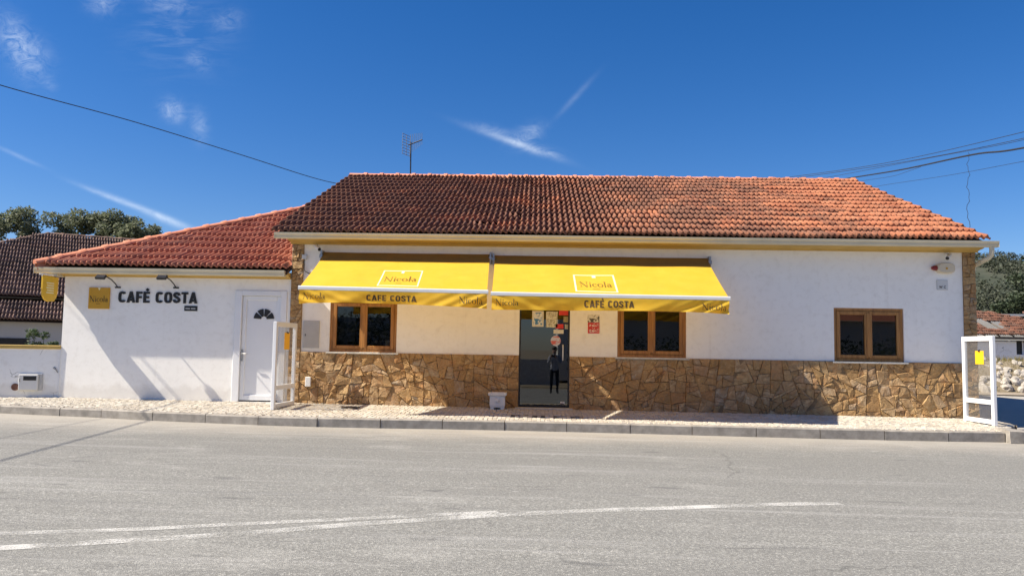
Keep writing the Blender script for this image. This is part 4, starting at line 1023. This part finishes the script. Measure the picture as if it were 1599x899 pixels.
# hanging sign, square to the wall
t = thing('hanging_sign', (-9.06, -.38, 1.84), 'yellow plate sign hanging out from the annex corner', 'sign')
def sgn(hw, z): return [(-9.06, -.385-hw, z), (-9.06, -.385+hw, z)]
out = [(-.23, 2.295), (.25, 2.295), (.245, 2.05), (.215, 1.92), (.14, 1.84), (-.02, 1.825), (-.13, 1.85), (-.20, 1.92), (-.23, 2.05)]
b = MB(); n = len(out); b.prism([(-.385+y, z) for y, z in out], 'x', -9.075, -9.045); b.build('plate', 'yellow_sign', t)
b = MB(); b.tube([(-9.06, -.0, 2.325), (-9.06, -.70, 2.315)], .012, 8); b.tube([(-9.06, -.62, 2.315), (-9.06, -.62, 2.28)], .008, 6); b.tube([(-9.06, -.16, 2.325), (-9.06, -.16, 2.28)], .008, 6); b.build('bracket', 'alu', t)
for k in range(5):
    b = MB(); y0 = -.50+.02*(k % 2); b.box(-9.0445, -9.0435, y0, -.27, 2.16-.045*k, 2.18-.045*k); b.build('printed_line', 'pale_print', t)

# ------------------------------------------------------------------ boundary wall and fittings
bd = V(-.978, -.205, 0).normalized(); bn = V(.205, -.978, 0).normalized()
bw = thing('boundary_wall', (-10.4, -.65, 0), 'low white garden wall with yellow coping left of the annex', 'wall')
def bwM(o=V(-9.003, .005, 0)):
    m4 = Matrix((-bd, -bn, V(0, 0, 1))).transposed().to_4x4(); m4.translation = o; return m4
b = MB(); b.box(-4.2, 0, 0, .2, -.4, .945, 0, 0, bwM()); b.build('wall', 'white2', bw)
b = MB(); b.box(-4.25, .0, -.03, .23, .945, 1.015, 0, .008, bwM()); b.build('coping', 'ochre', bw)
b = MB(); b.tube([(-9.004, -.004, .02), (-9.004, -.004, .95)], .008, 6); b.build('corner_bead', 'pvc', bw)
t = thing('meter_box', (-9.45, -.25, .17), 'pale water meter box with a dark window on the garden wall', 'meter box')
m4 = bwM(); X0, X1 = -.685, -.285
b = MB(); b.box(X0, X1, -.035, .0, .165, .475, 0, .004, m4); b.build('frame', 'grey_panel', t)
b = MB(); b.box(X0+.01, X1-.06, -.085, -.036, .175, .465, 0, .008, m4); b.build('lid', 'lt_grey', t)
b = MB(); b.box(X0+.09, X1-.085, -.088, -.084, .355, .435, 0, 0, m4); b.build('window', 'ink', t)
b = MB(); b.box(X0+.025, X0+.04, -.092, -.084, .33, .39, 0, 0, m4); b.build('hinge', 'steel', t)
b = MB(); b.lathe([(.066, -.002), (.066, .016), (.045, .02), (.04, .012), (.012, .016)], (0, 0, 0), 18, 0, m4 @ Matrix.Translation((-.755, -.002, .228)) @ Matrix.Rotation(math.pi/2, 4, 'X'))
tag(b.build('valve_cover', 'rust'), 'round rusty brown cover low on the wall beside meter box', 'valve cover')
b = MB(); b.tube([m4 @ V(-.10, -.01, .61), m4 @ V(-.075, -.012, .585), m4 @ V(-.03, -.012, .50), m4 @ V(-.065, -.014, .56), m4 @ V(-.115, -.012, .585), m4 @ V(-.10, -.01, .61)], .007, 6); tag(b.build('wire_loop', 'steel'), 'small wire loop on the garden wall near the annex corner', 'wire loop')
b = MB()
for k in range(5): b.box(-3.40, -3.15, -.76+.05*k, -.735+.05*k, .0, .006)
b.box(-3.42, -3.13, -.78, -.76, -.01, .007); b.box(-3.42, -3.13, -.535, -.515, -.01, .007); b.box(-3.42, -3.40, -.76, -.535, -.01, .007); b.box(-3.15, -3.13, -.76, -.535, -.01, .007)
b.add([(-3.4, -.76, -.001), (-3.15, -.76, -.001), (-3.15, -.53, .0), (-3.4, -.53, .0)], [(0, 1, 2, 3)]); tag(b.build('drain_grate', 'black'), 'dark iron drain grate in the pavement below the left window', 'drain grate')
# corner block at the end of the kerb
b = MB(); bm = bmesh.new(); bmesh.ops.create_cube(bm, size=1); bmesh.ops.subdivide_edges(bm, edges=bm.edges[:], cuts=2, use_grid_fill=True)
vs = []
for k in bm.verts:
    c = k.co; q = V(7.66+c.x*.50, -1.98+c.y*.42, -.17+c.z*.26); q.z -= .10*max(0, c.x+.1)+.05*max(0, -c.y); q += mnoise.noise_vector(q*5)*.022; vs.append(q)
bm.verts.index_update(); b.add(vs, [tuple(k.index for k in f.verts) for f in bm.faces]); bm.free()
tag(b.build('corner_stone', 'kerb'), 'rough sloping stone block at the right end of the kerb', 'stone')

# ------------------------------------------------------------------ roof antenna
t = thing('tv_antenna', (-3.36, 5.7, 5.5), 'thin television antenna on a mast behind the roof ridge', 'antenna')
az = 6.42; MB().tube([(-3.345, 5.72, 5.45), (-3.36, 5.72, az+.08)], .018, 8).build('mast', 'black', t)
MB().tube([(-3.42, 5.70, az-.01), (-3.02, 5.45, az+.07)], .016, 8).build('boom', 'black', t)
b = MB()
for k in range(8):
    for s in (1, -1): pass
    z = az-.26+.075*k; b.tube([(-3.56, 5.55, z), (-3.40, 5.95, z+.01)], .0075, 5)
b.tube([(-3.48, 5.74, az-.28), (-3.48, 5.74, az+.28)], .009, 5); b.tube([(-3.55, 5.56, az-.28), (-3.55, 5.56, az+.28)], .007, 5); b.tube([(-3.41, 5.93, az-.28), (-3.41, 5.93, az+.28)], .007, 5); b.build('reflector', 'steel', t)
b = MB()
for k in range(7):
    f_ = k/6.; c0 = V(-3.36+.33*f_, 5.66-.2*f_, az+.005+.06*f_)
    b.tube([c0+V(.0, .02, -.24+.02*k), c0+V(.0, -.02, .26-.012*k)], .006, 5)
b.build('director_rods', 'steel', t)

# ------------------------------------------------------------------ wires
def wire(pts, rad, label, sag=0.):
    P = [Vector(p) for p in pts]; out = []
    for i in range(len(P)-1):
        for k in range(8): out.append(P[i].lerp(P[i+1], k/8.))
    out.append(P[-1]); n = len(out)-1
    out = [p-V(0, 0, sag*4*(i/n)*(1-i/n)) for i, p in enumerate(out)]
    return tag(MB().tube(out, rad, 6).build('overhead_wire', 'wire'), label, 'wire', 'overhead wires')
def catm(pts, n=8):
    P = [Vector(p) for p in pts]; P = [P[0]*2-P[1]]+P+[P[-1]*2-P[-2]]; out = []
    for i in range(1, len(P)-2):
        for k in range(n):
            t = k/n; a, b_, c, d_ = P[i-1], P[i], P[i+1], P[i+2]
            out.append(.5*((2*b_)+(c-a)*t+(2*a-5*b_+4*c-d_)*t*t+(3*b_-a-3*c+d_)*t**3))
    return out+[P[-2]]
def wire_c(pts, rad, label): return tag(MB().tube(catm(pts), rad, 6).build('overhead_wire', 'wire'), label, 'wire', 'overhead wires')
WIRES = [
 ([(-13.4, 1, 7.1), (-12.836, 3.3, 7.157), (-10.95, 6.0, 7.06), (-9.13, 9.0, 6.91), (-7.58, 12, 6.82), (-6.6, 14.3, 6.98), (-5.4, 17, 7.1)], .013, 'single dark wire sloping down across the sky at left to the roof'),
 ([(7.2, 28, 9.6), (10.28, 22, 9.05), (13.42, 16, 8.51), (15.16, 10, 8.11), (16, 6, 7.9)], .010, 'topmost thin wire rising at right above the roof ridge'),
 ([(8.3, 28, 9.6), (11.16, 22, 9.09), (13.91, 16, 8.52), (15.16, 10, 7.91), (15.8, 6, 7.7)], .010, 'second wire from the top rising at right above ridge'),
 ([(10, 28, 9.6), (12.63, 22, 9.11), (15.14, 16, 8.73), (15.16, 10, 7.86), (15.6, 6, 7.6)], .008, 'thin wire just above the thick black cable at right'),
 ([(12.6, 27, 9.6), (13.95, 22, 9.15), (14.1, 16, 8.27), (13.55, 10, 7.37), (13.6, 8, 7.02), (13.7, 4, 6.5)], .026, 'thick black bundled cable rising at right over the roof'),
 ([(15.3, 25, 9.4), (14.83, 22, 9.07), (13.66, 16, 7.99), (12.2, 11.5, 7.15), (11, 8, 6.5)], .006, 'faint thin wire merging below the thick cable at right'),
 ([(15.6, 25, 9.1), (15.71, 22, 8.87), (15.86, 16, 8.06), (15.14, 10, 7.18), (14.7, 6, 6.6)], .007, 'lowest wire at right below the thick black cable')]
wire_c(*WIRES[0])
for wv_ in WIRES[1:]: wire_c(*wv_)
drop = []
a = V(11.6, 7.0, 6.55); bq = V(8.19, .25, 3.43)
p0, p1 = V(12.36, 8.0, 6.93), V(8.18, .3, 3.45)
for k in range(25):
    q = p0.lerp(p1, k/24.); drop.append(q+V(.028*math.sin(k*.9)+.018*math.sin(k*2.3), 0, 0))
tag(MB().tube(drop, .0055, 6).build('overhead_wire', 'wire'), 'thin kinked wire dropping from the cable to the right roof edge', 'wire', 'overhead wires')
# wires over the street, above the picture: their shadows cross the road and the annex wall
wire_c([(-13.5, -.9, 7.25), (-13.0, -2.2, 7.05), (-12.85, -4, 7.0), (-12.75, -8, 7.0), (-12.7, -14, 7.1)], .016, 'street wire whose shadow crosses the road in front of annex')
wire_c([(-13.95, -.75, 7.15), (-13.6, -2.2, 7.0), (-13.65, -4, 6.9), (-13.8, -8, 6.9), (-13.9, -14, 7.0)], .007, 'thin street wire whose faint shadow falls left of the other')

# ------------------------------------------------------------------ neighbouring house at left
nu = V(.857, .514, 0); nv = V(-.514, .857, 0); NO = V(-17.3, 12, 0)
nh = thing('neighbour_house', (-18, 15, 0), 'old house with dark brown tiled roof behind the garden wall', 'house')
def nm(z=0): m4 = Matrix((nu, nv, V(0, 0, 1))).transposed().to_4x4(); m4.translation = V(NO.x, NO.y, z); return m4
b = MB(); b.box(-6, 6, .35, .6, -.3, 1.75, 0, 0, nm()); b.box(-6, 6, 2.2, 2.4, -.3, 3.0, 0, 0, nm()); b.build('wall', 'grey_render', nh)
b = MB(); b.box(-1.35, -.05, .30, .34, .55, 1.19, 0, 0, nm()); b.build('window', 'ink', nh)
NS = .50
rl = MB(); lowu = (nv+V(0, 0, .42)).normalized()
rl.add([nm() @ V(-6, .05, 1.75), nm() @ V(6, .05, 1.75), nm() @ V(6, 2.2, 1.75+.42*2.15), nm() @ V(-6, 2.2, 1.75+.42*2.15)], [(0, 1, 2, 3)])
lr = rl.build('lower_roof', 'deck', nh)
lay_tiles(lr, 'tile_old', nm() @ V(-4.6, 0, 1.80), nu, lowu, 28, 4, lambda p, i, j: True, 112)
ru = MB(); uu = (nv+V(0, 0, NS)).normalized(); VE = 1.75; ZE = 2.70
def hipu(v): return -7.2+1.233*(v-VE)
RL = 6.0
ru.add([nm() @ V(-7.2, VE, ZE-.04), nm() @ V(7, VE, ZE-.04), nm() @ V(7, VE+RL, ZE-.04+NS*RL), nm() @ V(hipu(VE+RL), VE+RL, ZE-.04+NS*RL), nm() @ V(-7.2, VE+2*RL, ZE-.04), nm() @ V(7, VE+2*RL, ZE-.04)], [(0, 1, 2, 3), (0, 3, 4), (3, 2, 5, 4)])
ur = ru.build('upper_roof', 'deck', nh)
lay_tiles(ur, 'tile_old', nm() @ V(-3.0, VE-.03, ZE), nu, uu, 46, 15, lambda p, i, j: -3.0+i*TW_+.1 > hipu(VE+j*TEXP*.894+.1), 296)
ridge_tiles(ur, 'tile_old', nm() @ V(hipu(VE+2.5), VE+2.5, ZE+NS*2.5), nm() @ V(hipu(VE+RL), VE+RL, ZE+NS*RL+.02), 14, .10)
ridge_tiles(ur, 'tile_old', nm() @ V(hipu(VE+RL), VE+RL, ZE+NS*RL+.02), nm() @ V(7, VE+RL, ZE+NS*RL+.02), 12, .10)

# ------------------------------------------------------------------ plants
def leaves(b, blobs, n, size, seed, flat_=1.0, shell=.35):
    r2 = random.Random(seed); W_ = [bl[3]*bl[4]*bl[5] for bl in blobs]; tot = sum(W_)
    for (cx, cy, cz, rx, ry, rz), w in zip(blobs, W_):
        for _ in range(int(n*w/tot)):
            d = V(r2.gauss(0, 1), r2.gauss(0, 1), r2.gauss(0, 1)).normalized(); k = shell+(1.06-shell)*r2.random()**.6
            p = V(cx+d.x*rx*k, cy+d.y*ry*k, cz+d.z*rz*k); s = size*r2.uniform(.6, 1.35)
            e = Euler((r2.uniform(-.9, .9), r2.uniform(-.9, .9), r2.uniform(0, 6.3))).to_matrix()
            a = e @ V(s, 0, 0); c = e @ V(0, s*.5, 0); dn = e @ V(0, 0, -s*.18)
            b.add([p-a, p-c+dn, p+a, p+c+dn], [(0, 1, 2, 3)])
def crown_blobs(cx, cy, z0, z1, rx, ry, n, seed):
    r2 = random.Random(seed); out = []
    for k in range(n):
        a = r2.uniform(0, 6.28); q = r2.random()**.5; z = z0+(z1-z0)*r2.random()
        t = (z-z0)/(z1-z0); wd = math.sin(math.pi*(.20+.68*t))**.5
        s = r2.uniform(.20, .36)
        out.append((cx+math.cos(a)*q*rx*wd*.8, cy+math.sin(a)*q*ry*wd*.8, z, rx*s, ry*s, rx*s*.8))
    return out
def tree(name, x, y, z0, cz0, cz1, rx, nbl, nleaf, lsize, mat, seed, label, trunk_r=.18):
    t = thing(name, (x, y, z0), label, 'tree'); r2 = random.Random(seed); bl = crown_blobs(x, y, cz0, cz1, rx, rx, nbl, seed)
    b = MB(); top = V(x+r2.uniform(-.3, .3), y, cz0+(cz1-cz0)*.6)
    b.tube([(x, y, z0-.2), (x+.1, y, z0+(cz0-z0)*.6), tuple(V(x, y, cz0).lerp(top, .3)), tuple(top)], [trunk_r, trunk_r*.8, trunk_r*.6, trunk_r*.15], 8)
    for q in bl[::2]:
        st_ = V(x, y, cz0-.3).lerp(top, r2.uniform(.0, .6)); e = V(*q[:3]); b.tube([st_, st_.lerp(e, .5)+V(0, 0, .1), e], [trunk_r*.4, trunk_r*.25, trunk_r*.06], 6)
    b.build('trunk', 'bark', t)
    b = MB(); leaves(b, bl, nleaf, lsize, seed); b.build('crown', mat, t)
    return t
# left, behind the neighbour's roof
tree('broadleaf_tree', -40.6, 45, 0, 4.5, 10.9, 2.6, 48, 12000, .13, 'leaf_olive', 11, 'leafy tree at the far left edge behind the brown roof')
tree('broadleaf_tree', -36.8, 46, 0, 5.5, 11.0, 2.3, 48, 11000, .13, 'leaf_olive', 12, 'tall leafy tree rising behind the hip of the brown roof')
tree('broadleaf_tree', -34.6, 47, 0, 5.5, 11.3, 2.3, 48, 11000, .13, 'leaf_olive', 15, 'leafy tree between two others behind the brown roof ridge')
tree('broadleaf_tree', -32.3, 46, 0, 5.5, 10.9, 2.3, 48, 11000, .13, 'leaf_olive', 17, 'leafy tree over the right end of the brown roof ridge')
tree('broadleaf_tree', -30.2, 45, 0, 5.5, 10.0, 2.0, 40, 8500, .13, 'leaf_olive', 18, 'rightmost leafy tree above the brown roof beside the contrail')
tree('dark_tree', -39.0, 48, 0, 4.5, 8.8, 2.2, 22, 3500, .17, 'leaf_dark', 19, 'lower dark tree in the gap between the left trees', .14)
b = MB(); bl = crown_blobs(-15.0, 9, .35, 1.35, .58, .5, 16, 31); leaves(b, bl, 1600, .05, 31)
for q in bl[::2]: b.tube([(-15.0, 9, 0), q[:3]], [.02, .006], 5)
tag(b.build('garden_bush', 'leaf_bush'), 'green bush behind the yellow coping of the garden wall', 'bush')
# right: dark tree and scrub
tree('dark_tree', 28.9, 31, .1, 1.5, 6.8, 2.0, 44, 11000, .12, 'leaf_dark', 41, 'dense dark tree at the far right edge below the wires', .2)
tree('dark_tree', 32.6, 40, .1, 1.2, 4.9, 1.9, 34, 7000, .14, 'leaf_dark', 43, 'lower dark tree behind the ruined tiled roof', .18)
tree('broadleaf_tree', 33.6, 45, .1, 1.0, 3.9, 2.0, 26, 4500, .14, 'leaf_bush', 44, 'grey green tree right of the stone pillar under hill', .15)
b = MB(); r2 = random.Random(5); bl = []
for k in range(420):
    y = r2.uniform(72, 200); x = r2.uniform(.5, .66)*(y+15)+r2.uniform(-2, 2); s = r2.uniform(.6, 1.7); bl.append((x, y, zhill(x, y)+s*.35, s, s, s*.75))
leaves(b, bl, 26000, .26, 6); o = b.build('hillside_scrub', 'scrub'); o['kind'] = 'stuff'

# ------------------------------------------------------------------ ruin and stone heap at right
ruin = thing('ruined_house', (25.5, 27, 0), 'ruined low house with broken tile roof beyond the stone heap', 'ruin')
b = MB(); b.box(20, 24.15, 26, 26.3, -.2, 1.95); b.box(24.95, 34, 26, 26.3, -.2, 1.95); b.box(24.15, 24.95, 26.02, 26.28, -.2, 1.25); b.box(20, 34, 29.8, 30, -.2, 3.2); b.build('wall', 'white2', ruin)
b = MB(); b.box(24.17, 24.93, 26.15, 26.2, 1.25, 1.95); b.build('window', 'ink', ruin)
b = MB(); b.box(24.50, 24.56, 26.10, 26.14, 1.25, 1.95); b.build('mullion', 'pvc', ruin)
b = MB(); b.box(20, 34, 25.72, 25.86, 2.0, 2.12); b.build('eaves_beam', 'bark', ruin)
b = MB(); b.box(20, 34, 29.0, 29.14, 3.32, 3.44); b.build('ridge_beam', 'grey_panel', ruin)
b = MB()
for k in range(20): x = 20.4+.7*k; b.tube([(x, 25.75, 2.14), (x+.05, 29.05, 3.34)], .035, 5)
b.build('rafters', 'bark', ruin)
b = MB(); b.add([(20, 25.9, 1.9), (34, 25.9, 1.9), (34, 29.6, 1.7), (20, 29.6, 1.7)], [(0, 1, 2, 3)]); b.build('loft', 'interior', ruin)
rud = V(0, 3.3, 1.2).normalized(); st = MB(); xdv = V(1, 0, 0); ndv = xdv.cross(rud)
for j in range(9):
    for i in range(60):
        p = V(20.6+i*TW_, 25.65, 2.18)+rud*(j*TEXP); hole = mnoise.noise(V(p.x*.85+3.1, j*.33, 4.4))
        if j > 1 and hole > .03: continue
        rot = Matrix((xdv, rud, ndv)).transposed() @ Euler((rnd(-.06, .06), rnd(-.08, .08), rnd(-.12, .12))).to_matrix(); vs, fs = tile_geom(.003)
        st.add([rot @ Vector(q)+p+ndv*rnd(-.03, .03) for q in vs], fs, 0, True)
o = st.build('broken_roof_tiles', 'tile_ruin', ruin); o['kind'] = 'stuff'
heap = thing('stone_heap', (14.8, 10, 0), 'heap of pale rough field stones beside the side road', 'stone heap')
BM = []
for k in range(6):
    bm = bmesh.new(); bmesh.ops.create_icosphere(bm, subdivisions=2, radius=1); b = MB(); bm.verts.index_update()
    vs = []
    for q in bm.verts:
        c = q.co.copy(); d = 1+.38*mnoise.noise(c*1.3+V(k*7, 0, 0))+.12*mnoise.noise(c*3.5+V(k*3, 5, 0)); vs.append(c*d)
    b.add(vs, [tuple(q.index for q in f.verts) for f in bm.faces]); bm.free(); BM.append(b.mesh('boulder', 'rock', (0, 0, 0)))
r2 = random.Random(77)
placed = 0
for k in range(230):
    x = r2.uniform(12.7, 17.5); tt = r2.random(); y = 9.3+1.5*tt+r2.uniform(-.1, .1); z = zroad(x, 9)+.08+.98*tt*r2.uniform(.75, 1.0)
    s = r2.uniform(.065, .155)*(1.15-.35*tt)
    rot = Euler((r2.uniform(0, 6), r2.uniform(0, 6), r2.uniform(0, 6))).to_matrix() @ Matrix.Diagonal((s*r2.uniform(.8, 1.35), s, s*r2.uniform(.65, 1)))
    link('boulder', BM[k % 6], V(x, y, z), heap, rot)
b = MB(); cs = [(12.2, 9.0, -.05), (18.2, 9.0, -.1), (18.2, 10.7, .92), (12.2, 10.7, .98), (18.2, 13, 1.0), (12.2, 13, 1.05)]
b.add(cs, [(0, 1, 2, 3), (3, 2, 4, 5)]); b.build('earth_bank', 'soil', heap)
b = MB()
for k in range(2600):
    x = r2.uniform(12.4, 18); tt = r2.random(); y = 9.2+2.6*tt; z = (-.02+1.0*min(1, tt*1.6)); hgt = r2.uniform(.06, .22); a = r2.uniform(0, 3.14)
    dx, dy = math.cos(a)*.012, math.sin(a)*.012; b.add([(x-dx, y-dy, z), (x+dx, y+dy, z), (x+r2.uniform(-.06, .06), y, z+hgt)], [(0, 1, 2)])
o = b.build('dry_grass', 'grass'); o['kind'] = 'stuff'
b = MB(); sheet(b, [12.0, 14, 17, 20, 30], [8.35, 8.8, 9.3], lambda x, y: zroad(x, y)+.03+.02*mnoise.noise(V(x, y, 0))); struct(b.build('verge', 'sand'))

# ------------------------------------------------------------------ across the street: seen as reflections in the glass
oh = thing('opposite_house', (-2, -37, -.7), 'white house with tiled gable roof across the street reflected in the glass', 'house')
b = MB(); b.box(-16, -3.2, -44, -36.5, -.9, 3.0); b.prism([(-9.2, 3.0), (-3.2, 3.0), (-6.2, 4.6)], 'y', -44, -36.5); b.box(1.5, 26, -44, -38, -.9, 3.3); b.build('wall', 'far_render', oh)
b = MB(); b.add([(1.2, -37.6, 3.3), (26.4, -37.6, 3.3), (26.4, -41, 4.9), (1.2, -41, 4.9)], [(0, 1, 2, 3)]); b.add([(-9.5, -36.2, 2.95), (-6.2, -36.2, 4.72), (-6.2, -44, 4.72), (-9.5, -44, 2.95)], [(0, 1, 2, 3)]); b.add([(-2.9, -36.2, 2.95), (-6.2, -36.2, 4.72), (-6.2, -44, 4.72), (-2.9, -44, 2.95)], [(0, 1, 2, 3)])
b.build('roof', 'tile_red', oh)
b = MB(); b.box(-14, -12.6, -36.49, -36.44, -.6, 1.5); b.box(-8, -7, -36.49, -36.44, .6, 1.8); b.build('opening', 'ink', oh)
ow_ = MB(); ow_.box(-18, 1.4, -31, -30.7, -.9, .55); tag(ow_.build('street_wall', 'concrete'), 'low pale wall along the far side of the street', 'wall')
b = MB(); leaves(b, [(3+1.3*k, -33, .6, 1.1, .9, 1.5) for k in range(16)], 6000, .12, 3); tag(b.build('hedge', 'leaf_dark'), 'dark hedge in front of the opposite house', 'hedge')
b = MB(); leaves(b, [(-15+1.2*k, -33.5, 1.3, 1.1, .9, 2.1) for k in range(9)], 6000, .12, 4); tag(b.build('hedge', 'leaf_dark'), 'tall dark hedge across the street left of the gable', 'hedge')  # unseen hedge, added so the first window reflects something dark
tree('dark_tree', 10.5, -31, -.8, 1.2, 6.2, 2.6, 26, 4500, .16, 'leaf_dark', 61, 'dark tree across the street in front of opposite house', .18)

# the photographer, visible as a reflection in the glass door
def person(px, py, pz):
    t = thing('person', (px, py, pz), 'person in grey jumper and dark trousers holding a phone up, reflected in the door', 'person')
    J = {'pel': (0, 0, .95, .145), 'wst': (0, .01, 1.10, .135), 'che': (0, .0, 1.32, .155), 'nek': (0, .0, 1.49, .06), 'hd0': (0, .03, 1.57, .085), 'hd1': (0, .03, 1.66, .095), 'hd2': (0, .02, 1.74, .07)}
    E_ = [('pel', 'wst'), ('wst', 'che'), ('che', 'nek'), ('nek', 'hd0'), ('hd0', 'hd1'), ('hd1', 'hd2')]
    for s, q in ((-1, 'L'), (1, 'R')):
        J['hip'+q] = (.10*s, 0, .90, .095); J['kne'+q] = (.115*s, .01, .50, .065); J['ank'+q] = (.12*s, -.02, .09, .045); J['toe'+q] = (.14*s, .15, .035, .04)
        J['sho'+q] = (.185*s, 0, 1.42, .065); J['elb'+q] = (.24*s, .12, 1.16, .048); J['wri'+q] = (.10*s-.06, .33, 1.36, .032); J['pal'+q] = (.085*s-.06, .37, 1.42, .036)
        E_ += [('pel', 'hip'+q), ('hip'+q, 'kne'+q), ('kne'+q, 'ank'+q), ('ank'+q, 'toe'+q), ('che', 'sho'+q), ('sho'+q, 'elb'+q), ('elb'+q, 'wri'+q), ('wri'+q, 'pal'+q)]
        for f_ in range(4):
            a = 'f%d' % f_+q; J[a+'a'] = (.085*s-.06-.012*s, .385+.002*f_, 1.44+.022*(f_-1), .0095); J[a+'b'] = (.05*s-.06, .395, 1.445+.022*(f_-1), .008); E_ += [('pal'+q, a+'a'), (a+'a', a+'b')]
        J['th'+q] = (.07*s-.06, .36, 1.385, .010); J['tt'+q] = (.045*s-.06, .372, 1.40, .009); E_ += [('pal'+q, 'th'+q), ('th'+q, 'tt'+q)]
    keys = list(J); me = bpy.data.meshes.new('body'); me.from_pydata([J[k][:3] for k in keys], [(keys.index(a), keys.index(c)) for a, c in E_], [])
    ob = bpy.data.objects.new('body', me); COL.objects.link(ob); md = ob.modifiers.new('s', 'SKIN'); ob.modifiers.new('u', 'SUBSURF').levels = 1
    for i, k in enumerate(keys): me.skin_vertices[0].data[i].radius = (J[k][3], J[k][3]*(.8 if k in ('pel', 'wst', 'che') else 1)); me.skin_vertices[0].data[i].use_root = (k == 'pel')
    dg = bpy.context.evaluated_depsgraph_get(); m2 = bpy.data.meshes.new_from_object(ob.evaluated_get(dg)); bpy.data.objects.remove(ob)
    for q in ('skin', 'hoodie', 'trousers', 'shoe'): m2.materials.append(M[q])
    for f_ in m2.polygons:
        c = f_.center; f_.use_smooth = True
        if c.z > 1.50 or (c.y > .34 and c.z > 1.3): k = 0
        elif c.z > .93: k = 1
        elif c.z > .09: k = 2
        else: k = 3
        f_.material_index = k
    link('body', m2, V(px, py, pz), t)
    b = MB(); b.lathe([(.02, 0), (.09, .01), (.112, .06), (.10, .11), (.06, .145), (.01, .15)], (px, py+.005, pz+1.645), 14); b.build('hair', 'hair', t)
    b = MB(); b.box(px-.028, px+.028, py+.125, py+.135, pz+1.655, pz+1.668); b.build('eyes', 'ink', t)
    b = MB(); b.add([(px-.014, py+.12, pz+1.62), (px+.014, py+.12, pz+1.62), (px, py+.15, pz+1.625), (px, py+.122, pz+1.665)], [(0, 1, 2), (0, 2, 3), (1, 3, 2)]); b.build('nose', 'skin', t)
    b = MB(); b.box(px-.14, px+.02, py+.375, py+.385, pz+1.40, pz+1.48, 0, .003); ph = b.build('phone', 'black'); tag(ph, 'black phone held up by the person across from the door', 'phone')
    return t
person(.75, -15.75, zroad(.75, -15.7))
print('objects', len(bpy.data.objects))
